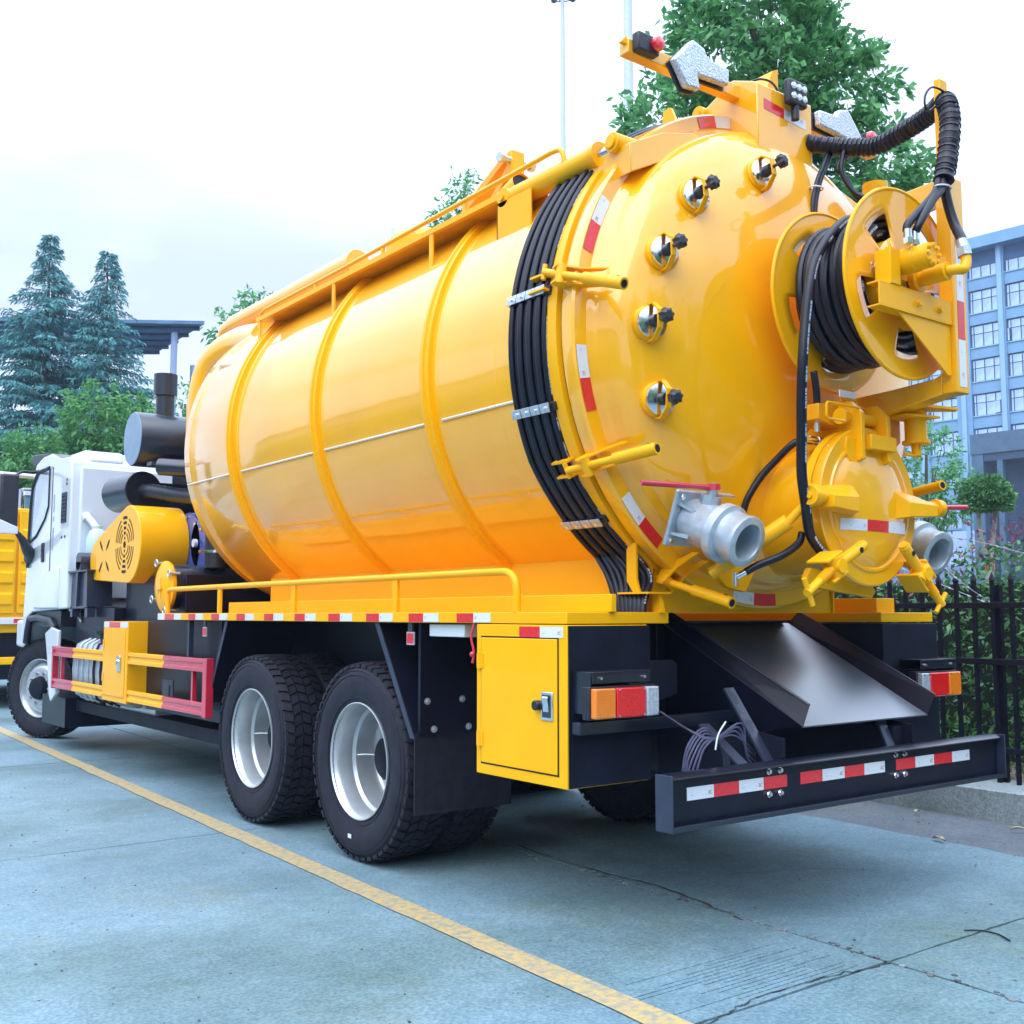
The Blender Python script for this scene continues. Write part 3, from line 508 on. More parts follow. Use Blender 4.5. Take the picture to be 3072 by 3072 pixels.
# swing arm under the reel
sa = obj('swing_arm', MB().prism([(-.25, 2.15), (-.25, 2.22), (.36, 2.25), (.36, 2.10), (.26, 2.04), (.0, 2.10)], 'y', .0, .12), M['yellow_dull'], T, bevel=.004)
obj('arm_pivot', MB().cyl((.36, -.08, 2.10), (.36, -.08, 2.24), .050, n=24).cyl((.36, -.08, 2.085), (.36, -.08, 2.10), .062, n=24).cyl((.36, -.08, 2.03), (.36, -.08, 2.09), .022, n=14), YP, sa)
obj('pivot_plate', MB().prism([(.20, -.14), (.52, -.20), (.55, -.17), (.44, -.08), (.42, .0), (.20, .02)], 'z', 2.245, 2.257).prism([(.22, -.12), (.42, -.17), (.42, -.02), (.22, .0)], 'z', 2.20, 2.21), YP, sa)
obj('pin_lever', MB().box(.27, .38, -.09, -.07, 2.025, 2.037), YP, sa)
obj('wire_handle', MB().tube([(-.10, -.10, 2.20), (-.32, -.10, 2.20), (-.33, -.10, 2.19), (-.33, -.10, 2.14), (-.32, -.10, 2.13), (-.20, -.10, 2.13)], .006, 6), YP, sa)
obj('drip_plate', MB().prism([(-.12, 2.30), (.0, 2.14), (.06, 2.14), (-.04, 2.32)], 'y', -.02, .0), M['yellow_dull'], T)
obj('rating_plate', MB().box(-.19, -.08, -.069, -.064, 2.245, 2.275), M['tape_white'], T)
# ---- deck ledge, railing, saddle
dk = obj('deck', MB().box(-1.248, -.66, .52, 5.36, 1.262, 1.312), YP, T, bevel=.003); obj('deck', MB().box(.78, 1.248, .42, 5.36, 1.262, 1.312), YP, T, bevel=.003)
obj('deck_ledge', MB().box(-1.02, -.99, .50, 4.55, 1.312, 1.388), YP, T, bevel=.003); obj('deck_ledge', MB().box(.86, 1.02, .50, 4.55, 1.312, 1.388), YP, T, bevel=.003)
for s_ in (-1, 1): obj('saddle_panel', MB().box(s_*.66-.006, s_*.66+.006, .62, 4.62, 1.312, 1.585), YP, T)
obj('saddle_end', MB().prism([(-.66, 1.31), (.66, 1.31), (.62, 1.56), (.3, 1.40), (-.3, 1.40), (-.62, 1.56)], 'y', .635, .65), YP, T)
obj('saddle_hook', MB().prism([(.60, 1.62), (.66, 1.62), (.66, 1.45), (.62, 1.40), (.58, 1.40), (.60, 1.46)], 'x', -.78, -.768).prism([(.50, 1.40), (.70, 1.40), (.70, 1.392), (.50, 1.392)], 'x', -.80, -.66).prism([(.52, 1.39), (.56, 1.39), (.56, 1.31), (.50, 1.31)], 'x', -.72, -.70), YP, T)
rl = obj('side_handrail', MB().tube(smooth_path([(-1.235, .875, 1.312), (-1.235, .875, 1.40), (-1.235, .89, 1.455), (-1.235, .94, 1.487), (-1.235, 1.02, 1.492)], 5)[:-1]+[(-1.235, 1.05, 1.492), (-1.235, 3, 1.491), (-1.235, 5.12, 1.489)]+smooth_path([(-1.235, 5.16, 1.485), (-1.235, 5.185, 1.46), (-1.235, 5.185, 1.312)], 4), .018, 14), YP, T)
for y in (1.893, 3.061, 4.191): obj('rail_post', MB().box(-1.245, -1.225, y-.022, y+.022, 1.312, 1.48), YP, rl, bevel=.003)
# reflective strip along the deck edge: yellow paint, red, white in turn
ys = []; y = 5.34
obj('reflector_tape', MB().box(-1.2505, -1.2485, 5.205, 5.35, 1.264, 1.309), M['tape_white'], T)
obj('reflector_tape', MB().box(-1.2505, -1.2485, 5.01, 5.203, 1.266, 1.306), M['tape_red'], T)
obj('reflector_tape', MB().box(-1.2505, -1.2485, 4.865, 5.008, 1.266, 1.306), M['tape_white'], T)
y = 4.72
for k in range(9):
    w = .135
    for nm in ('tape_red', 'tape_white'):
        o = obj('reflector_tape', MB().box(-1.2505, -1.2485, y-w+.001, y-.001, 1.266, 1.307), M[nm], T)
        if nm == 'tape_white': obj('print_mark', text_mb('3C', .014, (-1.2512, y-.02, 1.287), (0, -1, 0), (0, 0, 1)), M['print_red'], o, smooth=0)
        y -= w
    y -= .155
# ---- chassis
for s_ in (-1, 1): obj('chassis_rail', MB().box(s_*.43-.04, s_*.43+.04, .96, 10.0, .80, 1.08), M['black_matt'], T); obj('sub_frame', MB().box(s_*.43-.04, s_*.43+.04, .96, 7.2, 1.08, 1.262), BK, T)
for y in (1.1, 2.95, 5.5, 8.0): obj('cross_member', MB().box(-.39, .39, y-.06, y+.06, .85, 1.02), M['black_matt'], T)
obj('rear_skirt', MB().box(-.60, -.594, .66, 1.2, .60, 1.26), BK, T)
obj('inner_panel', MB().box(-.70, -.69, 2.0, 4.6, .98, 1.258), BK, T)
obj('air_tank', MB().cyl((-.62, 2.55, 1.16), (-.62, 3.5, 1.16), .075, n=24), M['black_gloss'], T)
obj('leaf_spring', MB().prism([(2.2, .62), (2.96, .74), (3.75, .62), (3.75, .57), (2.96, .66), (2.2, .57)], 'x', -.55, -.46), M['black_matt'], T)
# ---- wheels
def tyre_mesh():
    w = .145; mb = MB()
    mb.lathe([(.298, -w+.035), (.31, -w+.018), (.36, -w+.002), (.42, -w-.003), (.462, -w+.002), (.485, -w+.010), (.488, -w+.013), (.506, -w+.020), (.509, -w+.035), (.510, 0), (.509, w-.035), (.488, w-.013), (.42, w+.003), (.36, w-.002), (.31, w-.018), (.298, w-.035)], (0, 0, 0), (1, 0, 0), 72)
    n = 50
    for i in range(n):
        a = 2*pi*i/n
        for col, (x0, x1, st, sk, fr_) in enumerate(((-.139, -.088, 0, .22, .68), (-.080, -.034, .5, -.3, .78), (-.026, .026, .1, .3, .80), (.034, .080, .6, -.3, .78), (.088, .139, .05, .22, .68))):
            a0 = a+2*pi/n*st; a1 = a0+2*pi/n*fr_; dk_ = 2*pi/n*sk; vs = []
            for r in (.505, .5235):
                for (x, sh) in ((x0, 0), (x1, dk_)):
                    rr_ = r-(.010 if abs(x) > .13 else 0)
                    for aa in (a0, a1): vs.append((x, rr_*cos(aa+sh), rr_*sin(aa+sh)))
            mb.add(vs, [(4, 5, 7, 6), (0, 4, 6, 2), (1, 3, 7, 5), (0, 1, 5, 4), (2, 6, 7, 3)])
    for r, x in ((.478, -w+.004), (.455, -w-.001), (.335, -w+.008)): mb.tube([(x, r*cos(2*pi*i/72), r*sin(2*pi*i/72)) for i in range(72)], .0022, 5, closed=True)
    return mb
TY = tyre_mesh()
def shift(mb, d):
    o = MB(); o.v = [(a[0]+d[0], a[1]+d[1], a[2]+d[2]) for a in mb.v]; o.f = mb.f; o.mi = mb.mi; o.uv = mb.uv; return o
def wheel(c, front=False):
    c = Vector(c); w = bpy.data.objects.new('wheel', None); COL.objects.link(w); place(w, c, T)
    obj('tyre', shift(TY, c), M['rubber'], w, smooth=30)
    if not front:
        p = [(.298, -.128), (.304, -.138), (.309, -.136), (.307, -.122), (.296, -.112), (.288, -.09), (.286, -.01), (.270, .005), (.268, .10), (.262, .125), (.245, .140), (.205, .144), (.200, .144), (.135, .144), (.13, .13)]
        obj('rim', MB().lathe(p, c, (1, 0, 0), 64), M['rim'], w)
        mb = MB()
        for k in range(8): a = 2*pi*(k+.3)/8; q = c+Vector((.0, .222*cos(a), .222*sin(a))); mb.cyl(q+Vector((.137, 0, 0)), q+Vector((.148, 0, 0)), .029, n=18)
        obj('hand_holes', mb, M['black_matt'], w)
        hub = obj('hub', MB().lathe([(.135, .141), (.128, .08), (.115, .06), (.110, .03), (.085, .015), (0, .01)], c, (1, 0, 0), 36), M['black_matt'], w)
        for k in range(10): a = 2*pi*k/10; q = c+Vector((0, .160*cos(a), .160*sin(a))); obj('wheel_nut', MB().cyl(q+Vector((.144, 0, 0)), q+Vector((.106, 0, 0)), .017, n=6), M['zinc'], w, smooth=0)
        obj('valve_stem', MB().tube([c+Vector((.10, .13, -.0)), c+Vector((.02, .19, .004)), c+Vector((-.01, .225, .0))], .004, 6), M['alu'], w)
    else:
        p = [(.298, -.128), (.304, -.138), (.309, -.136), (.307, -.122), (.292, -.108), (.284, -.08), (.272, -.065), (.262, -.085), (.225, -.120), (.205, -.128), (.125, -.128), (.12, -.118)]
        obj('rim', MB().lathe(p, c, (1, 0, 0), 64), M['rim'], w)
        obj('hub', MB().lathe([(.12, -.11), (.115, -.165), (.10, -.185), (.06, -.195), (0, -.195)], c, (1, 0, 0), 32), M['black_matt'], w)
        for k in range(10): a = 2*pi*k/10; q = c+Vector((0, .165*cos(a), .165*sin(a))); obj('wheel_nut', MB().cyl(q+Vector((-.126, 0, 0)), q+Vector((-.158, 0, 0)), .017, n=6), M['zinc'], w, smooth=0)
    return w
WX = -1.24+.148
w0 = wheel((WX, 2.28, .525))
w1 = dup(w0, (0, 1.37, 0))
for yy in (2.28, 3.65):
    o = bpy.data.objects.new('inner_wheel', None); COL.objects.link(o); place(o, (WX+.33, yy, .525), T); obj('tyre', shift(TY, Vector((WX+.33, yy, .525))), M['rubber'], o, smooth=30)
    for x in (-WX-.33, -WX):
        o = bpy.data.objects.new('far_wheel', None); COL.objects.link(o); place(o, (x, yy, .525), T); obj('tyre', shift(TY, Vector((x, yy, .525))), M['rubber'], o, smooth=30)
    obj('axle', MB().cyl((-.9, yy, .525), (.9, yy, .525), .09, n=20).ball((0, yy, .53), .22, 20), M['black_matt'], T)
obj('tyre_label', MB().box(-1.2455, -1.2435, 2.31, 2.345, .118, .14), M['tape_white'], T)
wf = wheel((-.94, 9.50, .525), True); wf.rotation_euler = (0, 0, radians(25))
o = bpy.data.objects.new('far_wheel', None); COL.objects.link(o); place(o, (1.03, 9.62, .515), T); obj('tyre', shift(TY, Vector((1.03, 9.62, .515))), M['rubber'], o, smooth=30)
# ---- mudguards
for xs in (-1.225, .62):
    mg = obj('mudguard', MB().prism([(2.10, 1.256), (1.74, .70), (1.732, .705), (2.088, 1.256)], 'x', xs, xs+.60), BK, T)
    obj('guard_flange', MB().prism([(2.112, 1.256), (1.752, .69), (1.712, .69), (2.068, 1.256)], 'x', xs-.006, xs), M['grey_steel'], mg)
    fl = obj('mud_flap', MB().box(xs+.005, xs+.60, 1.722, 1.732, .315, .712), M['rubber'], mg)
    obj('flap_board', MB().box(xs+.02, xs+.60, 1.700, 1.722, .705, 1.256), BK, T)
    for x, z in ((.06, .872), (.27, .875), (.10, .733), (.31, .735)): obj('washer_bolt', MB().cyl((xs+x, 1.70, z), (xs+x, 1.694, z), .017, n=18).cyl((xs+x, 1.695, z), (xs+x, 1.686, z), .009, n=6), M['zinc'], mg)
mg = obj('mudguard', MB().prism([(4.07, 1.256), (4.38, .70), (4.39, .705), (4.082, 1.256)], 'x', -1.225, -.62), BK, T)
obj('guard_flange', MB().prism([(4.06, 1.256), (4.37, .67), (4.405, .67), (4.10, 1.256)], 'x', -1.231, -1.225), M['grey_steel'], mg)
obj('side_panel', MB().box(-1.12, -1.11, 4.42, 5.94, .55, 1.256), BK, T)
obj('side_panel', MB().box(-1.02, -1.01, 5.94, 8.2, .60, 1.256), BK, T)
obj('strut', MB().box(-1.225, -1.19, 4.762, 4.795, 1.0, 1.26), M['grey_steel'], T)
for y in (4.482, 1.772):
    h = obj('hanging_reflector', MB().box(-1.222, -1.216, y-.035, y+.035, 1.15, 1.215), M['clear_lens'], T); obj('reflector_tab', MB().box(-1.224, -1.214, y-.02, y+.02, 1.215, 1.262), M['grey_steel'], h); obj('reflector_face', MB().box(-1.2245, -1.222, y-.028, y+.028, 1.157, 1.208), M['tape_red'], h)
obj('junction_box', MB().box(-1.22, -1.12, 1.30, 1.60, 1.195, 1.255), M['white_cab'], T, bevel=.004)
obj('pull_cord', MB().tube(smooth_path([(-1.24, 1.19, 1.26), (-1.25, 1.20, 1.20), (-1.245, 1.185, 1.13), (-1.25, 1.19, 1.08)], 4), .006, 6).ball((-1.25, 1.19, 1.12), .014, 10), M['red'], T)
# ---- rear tool boxes
tb = obj('tool_box', MB().box(-1.25, -.795, .519, 1.155, .594, 1.258), M['yellow_panel'], T, bevel=.003)
obj('box_back', MB().box(-1.244, -.785, .512, .5185, .598, 1.254), M['black_matt'], tb)
tdr = obj('box_door', MB().box(-1.2565, -1.250, .578, 1.113, .646, 1.199), M['yellow_panel'], tb, bevel=.0025)
obj('door_gap', MB().box(-1.2515, -1.2498, .571, 1.120, .639, 1.206), M['black_matt'], tb)
for z in (1.093, .748): obj('box_hinge', MB().box(-1.262, -1.2555, 1.095, 1.14, z-.032, z+.032).cyl((-1.262, 1.118, z-.034), (-1.262, 1.118, z+.034), .007, n=10), YP, tb)
lt = obj('paddle_latch', MB().box(-1.2625, -1.2565, .600, .676, .862, .980), M['chrome'], tb, bevel=.006)
obj('latch_cup', MB().box(-1.2635, -1.262, .610, .666, .875, .968), M['grey_steel'], tb); obj('latch_paddle', MB().obox((-1.267, .640, .93), (.003, 0, .004), (0, .018, 0), (-.004, 0, .03)), M['chrome'], tb, bevel=.003); obj('latch_knob', MB().cyl((-1.257, .692, .923), (-1.285, .692, .923), .021, n=16), M['plastic'], tb, bevel=.003)
for y0, y1, k in ((.695, .838, 'tape_red'), (.541, .695, 'tape_white')):
    o = obj('reflector_tape', MB().box(-1.2518, -1.2503, y0+.001, y1-.001, 1.205, 1.250), M[k], T)
    if k == 'tape_white': tape_marks(o, (-1.2523, (y0+y1)/2, 1.228), (0, -1, 0), (0, 0, 1))
tb2 = obj('right_box', MB().box(.76, 1.25, .40, 1.155, .594, 1.255), M['black_matt'], T, bevel=.003)
obj('right_box', MB().box(.80, 1.245, 1.16, 1.80, .70, 1.245), M['black_matt'], T)
# ---- tail lamps
def tail(sx):
    dy = 0 if sx < 0 else -.115
    def bx(x0, x1, y0, y1, *a): return (x0, x1, y0+dy, y1+dy, *a) if sx < 0 else (-x1, -x0, y0+dy, y1+dy, *a)
    g = obj('tail_lamp', MB().box(*bx(-1.235, -.868, .40, .445, .878, 1.012)), M['plastic'], T, bevel=.004)
    for x0, x1, k in ((-1.228, -1.118, 'amber'), (-1.112, -.950, 'red_lens'), (-.944, -.874, 'clear_lens')):
        ln = obj('lamp_lens', MB().box(*bx(x0, x1, .368, .401, .884, 1.005)), M[k], g, bevel=.006, seg=3)
        mb = MB()
        for i in range(9): z = .893+i*.0125; mb.box(*bx(x0+.008, x1-.008, .3668, .3685, z, z+.006))
        obj('lens_ribs', mb, M[k], g)
        for x in (x0+.012, x1-.012):
            for z in (.892, .997): q = -x*sx if sx < 0 else -x; q = x if sx < 0 else -x; obj('lens_screw', MB().cyl((q, .3665+dy, z), (q, .3645+dy, z), .0045, n=8), M['chrome'], g)
    h = obj('lamp_hood', MB().box(*bx(-1.222, -.90, .395, .400, 1.024, 1.066)).box(*bx(-1.222, -.90, .39, .512, 1.066, 1.071)).box(*bx(-1.224, -1.219, .405, .512, .90, 1.07)).box(*bx(-1.0, -.90, .42, .512, .98, 1.02)), M['black_gloss'], T, bevel=.0015)
    for x in (-1.18, -.94): q = x if sx < 0 else -x; obj('hood_bolt', MB().cyl((q, .395+dy, 1.045), (q, .385+dy, 1.045), .007, n=6), M['chrome'], h)
tail(-1); tail(1)
obj('lamp_bar', MB().box(-1.235, -.30, .455, .507, .816, .866).box(-1.237, -1.234, .458, .504, .819, .863), M['black_gloss'], T, bevel=.003)
# ---- loading chute over the rear
FL = [(.10, .823), (.90, 1.245)]
def cz(y): return .823+(y-.10)*(1.245-.823)/.8
ch = obj('chute_floor', MB().add([(-.285, .10, .823), (.66, .10, .823), (.66, .92, cz(.92)), (-.285, .92, cz(.92)), (-.285, .10, .817), (.66, .10, .817), (.66, .92, cz(.92)-.006), (-.285, .92, cz(.92)-.006)], [(0, 1, 2, 3), (4, 7, 6, 5), (0, 4, 5, 1), (1, 5, 6, 2), (2, 6, 7, 3), (3, 7, 4, 0)]), M['chute'], T)
for x, x2 in ((-.285, -.235), (.66, .73)):
    s_ = -1 if x < 0 else 1
    obj('chute_wall', MB().add([(x, .10, .820), (x2, .10, .912), (x2+.02*s_, .92, 1.318), (x, .92, 1.25), (x-.004*s_, .10, .820), (x2-.004*s_, .10, .912), (x2+.016*s_, .92, 1.318), (x-.004*s_, .92, 1.25)], [(0, 1, 2, 3), (7, 6, 5, 4), (0, 4, 5, 1), (1, 5, 6, 2), (2, 6, 7, 3), (3, 7, 4, 0)]), BK, T)
    obj('chute_side', MB().prism([(.10, .823), (.92, 1.25), (.92, .72), (.60, .70), (.25, .80)], 'x', min(x, x-.004*s_)-.001, max(x, x-.004*s_)+.001), BK, T)
    obj('wall_lip', MB().tube([(x2, .10, .912), (x2+.02*s_, .92, 1.318)], .006, 6), M['grey_steel'], T)
obj('chute_head', MB().box(-.60, .78, .93, .94, .70, 1.27), BK, T); obj('head_rail', MB().box(-.30, .62, .90, .925, 1.262, 1.27), M['grey_steel'], T)
for x in (-.47, .47): obj('frame_end', MB().prism([(.06, .70), (.06, .79), (.30, .82), (.9, .82), (.9, .62), (.4, .62)], 'x', x-.004, x+.004), M['black_matt'], T)
obj('corner_plate', MB().prism([(-.78, 1.10), (-.60, 1.10), (-.57, 1.08), (-.57, .95), (-.70, .92), (-.78, .95)], 'y', .56, .566), BK, T, bevel=.002)
# ---- rear under-run bumper
bp = obj('rear_bumper', MB().box(-1.185, 1.15, .032, .040, .509, .694), BK, T)
obj('bumper_flange', MB().prism([(0, .690), (.03, .702), (.075, .702), (.075, .694), (.04, .694), (.004, .684)], 'x', -1.185, 1.15), M['black_gloss'], bp, bevel=.0015)
obj('bumper_flange', MB().box(-1.185, 1.15, -.004, .045, .502, .508), M['grey_steel'], bp, bevel=.0015); obj('flange_lip', MB().box(-1.185, 1.15, -.010, -.0045, .496, .515), M['black_gloss'], bp, bevel=.001)  # lower flange greyer than the web: its lit-ledge brightness is put into the colour
for x in (-1.192, 1.15): obj('bumper_end', MB().box(x, x+.007, -.012, .078, .494, .704), M['grey_steel'], bp, bevel=.002)
for seg_ in (((-1.071, -.921, 'w'), (-.921, -.776, 'r'), (-.776, -.629, 'w'), (-.629, -.482, 'r')), ((-.397, -.249, 'r'), (-.249, -.096, 'w'), (-.096, .046, 'r'), (.046, .199, 'w')), ((.284, .437, 'r'), (.437, .590, 'w'), (.590, .743, 'r'), (.743, .896, 'w'))):
    for x0, x1, k in seg_:
        o = obj('reflector_tape', MB().box(x0+.0008, x1-.0008, .0300, .0318, .598, .647), M['tape_white' if k == 'w' else 'tape_red'], T)
        if k == 'w': tape_marks(o, ((x0+x1)/2, .0292, .6225), (1, 0, 0), (0, 0, 1))
for x in (-.60, -.53, .275, .345):
    for z in (.578, .668): obj('bumper_bolt', MB().cyl((x, .032, z), (x, .026, z), .0135, n=18).cyl((x, .028, z), (x, .016, z), .009, n=6), M['chrome'], bp)
for x, y1, z1 in ((-.66, .32, .84), (-.50, .32, .985), (.36, .16, .83)):
    obj('bumper_strut', MB().add([(x-.03, .10, .69), (x+.03, .10, .69), (x+.03, y1, z1), (x-.03, y1, z1), (x-.03, .11, .685), (x+.03, .11, .685), (x+.03, y1+.01, z1-.005), (x-.03, y1+.01, z1-.005)], [(0, 1, 2, 3), (7, 6, 5, 4), (0, 4, 5, 1), (1, 5, 6, 2), (2, 6, 7, 3), (3, 7, 4, 0)]), M['grey_steel'], T)
for x in (-.43, .43): obj('bumper_arm', MB().box(x-.04, x+.04, .11, .95, .55, .78), M['black_matt'], T)
# coil of loose wires
for k in range(6):
    c = Vector((-.74, .20, .665)); path = []
    r0 = .105+.007*k
    for i in range(33): a = 2*pi*i/32+.2*k; path.append((c.x+r0*cos(a)*(.95)+.008*sin(3*a+k), c.y+.01*k+.01*sin(2*a), c.z+r0*1.15*sin(a)+.006*cos(5*a+k)))
    obj('loose_wire', MB().tube(path, .0045, 6), M['wire'], T)
for k in range(4): obj('loose_wire', MB().tube(smooth_path([(-.88, .36, .90), (-.82, .26, .83), (-.74, .20, .79), (-.62+.02*k, .20, .80+.015*k), (-.52, .20, .75-.02*k), (-.44+.03*k, .20, .68-.02*k)], 5), .0045, 6), M['wire'], T)
obj('cable_tie', MB().tube(smooth_path([(-.68, .18, .86), (-.72, .18, .82), (-.735, .18, .79), (-.745, .18, .75)], 4), .0035, 6), M['tie'], T)
# ---- side guard and locker
def rail(y0, y1, z0, z1, k, dark=False):
    o = obj('guard_rail', MB().box(-1.262, -1.245, y0, y1, z0, z1).prism([(-1.262, z1), (-1.272, z1-.004), (-1.272, z1-.03), (-1.262, z1-.038)], 'y', y0, y1).prism([(-1.262, z0), (-1.272, z0+.004), (-1.272, z0+.030), (-1.262, z0+.038)], 'y', y0, y1), M[k], T, bevel=.002); return o
for z0, z1 in ((.905, 1.0), (.607, .70)):
    for y0, y1, k in ((7.50, 8.17, 'red'), (6.60, 7.50, 'yellow_part'), (5.155, 5.95, 'yellow_part'), (4.36, 5.155, 'red')): rail(y0, y1, z0, z1, k)
for y in (8.17, 4.335): obj('guard_post', MB().box(-1.274, -1.22, y-.035 if y < 5 else y-.02, y+.035 if y < 5 else y+.02, .600, 1.003), M['red'], T, bevel=.003)
for y in (7.95, 4.62): obj('guard_post', MB().box(-1.25, -1.22, y-.015, y+.015, .62, .96), M['red'], T)
lk = obj('side_locker', MB().box(-1.275, -.98, 5.955, 6.58, .59, 1.245), YP, T, bevel=.003)
obj('locker_door', MB().box(-1.281, -1.275, 6.01, 6.565, .635, 1.185), YP, lk, bevel=.002)
for y0, y1, k in ((6.44, 6.58, 'tape_white'), (6.15, 6.44, 'tape_red'), (5.957, 6.15, 'tape_white')): obj('reflector_tape', MB().box(-1.2768, -1.2752, y0+.001, y1-.001, 1.196, 1.24), M[k], T)
obj('locker_latch', MB().box(-1.292, -1.281, 6.09, 6.17, .84, .97).cyl((-1.295, 6.12, .93), (-1.285, 6.19, .90), .012, n=8), M['chrome'], lk, bevel=.004)
for z in (.78, 1.06): obj('locker_hinge', MB().box(-1.286, -1.279, 6.53, 6.57, z-.035, z+.035), M['yellow_dull'], lk)
# fuel tank
ft = obj('fuel_tank', MB().prism([(-1.16+.10*(1-cos(a)) if 0 else 0, 0) for a in ()] or [(-1.02+.16*cos(a)*(-1), .80+.24*sin(a)) if 0 else (x, z) for x, z in ((-1.08, .52), (-1.15, .56), (-1.18, .64), (-1.19, .80), (-1.18, .95), (-1.15, 1.03), (-1.08, 1.07), (-.60, 1.07), (-.60, .52))], 'y', 6.35, 7.80), M['alu'], T, bevel=.01)
for y in (6.7, 6.9, 7.1, 7.28, 7.45, 7.6): obj('tank_strap', MB().tube([(-1.08, y, .515), (-1.155, y, .555), (-1.188, y, .64), (-1.198, y, .80), (-1.188, y, .955), (-1.155, y, 1.038), (-1.08, y, 1.078)], .012, 8), M['rubber' if int(y*10) % 2 else 'zinc'], ft)
obj('fuel_cap', MB().cyl((-1.08, 7.12, 1.06), (-1.10, 7.12, 1.14), .055, n=20).cyl((-1.10, 7.12, 1.14), (-1.105, 7.12, 1.17), .085, n=20), M['plastic'], ft)
obj('lower_cylinder', MB().cyl((-.92, 6.0, .50), (-.92, 7.3, .50), .10, n=24), M['white_cab'], T); obj('underside_pan', MB().box(-1.15, -.5, 8.12, 8.95, .22, .50), BK, T); obj('underside_pan', MB().box(-1.05, -.6, 4.5, 8.2, .38, .48), M['black_matt'], T)
obj('tow_latch', MB().box(-1.24, -1.23, 5.02, 5.24, .60, .82).box(-1.246, -1.24, 5.08, 5.17, .66, .78), M['plastic'], T)
# ---- pump gear between tank and cab
bb = obj('engine_box', MB().box(-1.08, .9, 6.95, 8.1, .60, 1.36).box(-.98, .9, 5.5, 6.95, .62, 1.62), BK, T, bevel=.004)
obj('pump_tank', MB().lathe([(0, 5.72), (.17, 5.72), (.175, 5.70), (.175, 4.9), (0, 4.9)], (-.72, 0, 1.52), (0, 1, 0), 40) if 0 else MB().cyl((-1.04, 5.72, 1.525), (.6, 5.72, 1.525), .178, n=40), M['black_gloss'], T)
pc = obj('inspection_cover', MB().lathe([(.198, 0), (.205, .012), (.205, .03), (.17, .05), (.10, .062), (0, .066)], (-1.045, 5.72, 1.525), (-1, 0, 0), 44), YP, T)
for k in range(4): a = pi/4+pi/2*k+.3; q = Vector((-1.06, 5.72+.215*cos(a), 1.525+.215*sin(a))); obj('cover_wing_bolt', MB().cyl(q-Vector((-.04, 0, 0)), q+Vector((-.045, 0, 0)), .011, n=10).tube([q+Vector((-.05+.0*cos(b), .028*cos(b), .028*sin(b))) for b in [2*pi*i/12 for i in range(12)]], .006, 6, closed=True), M['zinc'], pc)
obj('cover_handle', MB().box(-1.125, -1.11, 5.67, 5.77, 1.50, 1.52).box(-1.115, -1.09, 5.70, 5.715, 1.43, 1.59), YP, pc)
# belt guard: teardrop, flat face to the left
cA, cB, rA, rB = (7.40, 1.80), (6.52, 1.905), .185, .335
poly = []
d_ = Vector((cB[0]-cA[0], cB[1]-cA[1])); L0 = d_.length; th = atan2(d_.y, d_.x); al = math.acos((rA-rB)/L0)
for i in range(25): a = th+al+(2*pi-2*al)*i/24; poly.append((cA[0]+rA*cos(a), cA[1]+rA*sin(a)))
for i in range(33): a = th-al+2*al*i/32; poly.append((cB[0]+rB*cos(a), cB[1]+rB*sin(a)))
bgd = obj('belt_guard', MB().prism(poly, 'x', -1.12, -.70), YP, T, bevel=.008)
def slot(cy, cz_, r, a0, a1, w, nm='vent_slot'):
    mb = MB(); n = 10; vs = []
    for i in range(n+1): a = a0+(a1-a0)*i/n; vs += [(-1.1225, cy+(r-w/2)*cos(a), cz_+(r-w/2)*sin(a)), (-1.1225, cy+(r+w/2)*cos(a), cz_+(r+w/2)*sin(a))]
    obj(nm, mb.add(vs, [(2*i, 2*i+1, 2*i+3, 2*i+2) for i in range(n)]), M['black_matt'], bgd)
for r in (.235, .19, .145, .10, .055):
    for q in ((pi/2-.22, pi/2+.22), (-pi/2-.22, -pi/2+.22)): slot(6.60, 1.905, r, *q, .024)
    if r > .06:
        for s_ in (0, pi): slot(6.60, 1.905, r, s_+.12, s_+1.12, .013); slot(6.60, 1.905, r, s_-1.12, s_-.12, .013)
obj('vent_hub', MB().cyl((-1.1222, 6.60, 1.905), (-1.123, 6.60, 1.905), .03, n=16), M['black_matt'], bgd)
for a in (pi/4, 3*pi/4, 5*pi/4, 7*pi/4):
    c = Vector((-1.1225, 7.16, 1.83)); d = Vector((0, cos(a), sin(a))); e = Vector((0, -sin(a), cos(a))); n_ = [c+d*.06, c+d*.12+e*.016, c+d*.19+e*.012, c+d*.20, c+d*.19-e*.012, c+d*.12-e*.016]; obj('vent_petal', MB().add(n_, [(0, 1, 2, 3, 4, 5)]), M['black_matt'], bgd)
obj('bearing_block', MB().cyl((-1.19, 7.72, 1.80), (-.95, 7.72, 1.80), .085, n=24).box(-1.19, -.95, 7.64, 7.80, 1.70, 1.80), M['grey_steel'], T, bevel=.004)
obj('bearing_stand', MB().prism([(7.46, 1.70), (7.98, 1.70), (8.10, 1.38), (7.46, 1.38)], 'x', -1.16, -1.14).prism([(7.46, 1.70), (7.50, 1.70), (7.50, 1.38), (7.44, 1.38)], 'x', -1.18, -.95).prism([(7.72, 1.70), (7.76, 1.70), (7.80, 1.38), (7.74, 1.38)], 'x', -1.19, -.95).box(-1.2, -.94, 7.40, 8.02, 1.70, 1.715), M['grey_steel'], T)
obj('stand_channel', MB().box(-1.17, -1.10, 7.45, 8.0, 1.36, 1.385).box(-1.17, -1.10, 7.45, 7.53, 1.28, 1.37).box(-1.17, -1.10, 7.93, 8.0, 1.28, 1.37), M['grey_steel'], T)
pm = obj('vacuum_pump', MB().cyl((-.70, 6.25, 1.88), (-.25, 6.25, 1.88), .30, n=32).box(-.66, -.30, 5.80, 6.30, 1.62, 2.10).cyl((-.70, 5.95, 1.90), (-.25, 5.95, 1.90), .22, n=28), M['blue_pump'], T, bevel=.008)
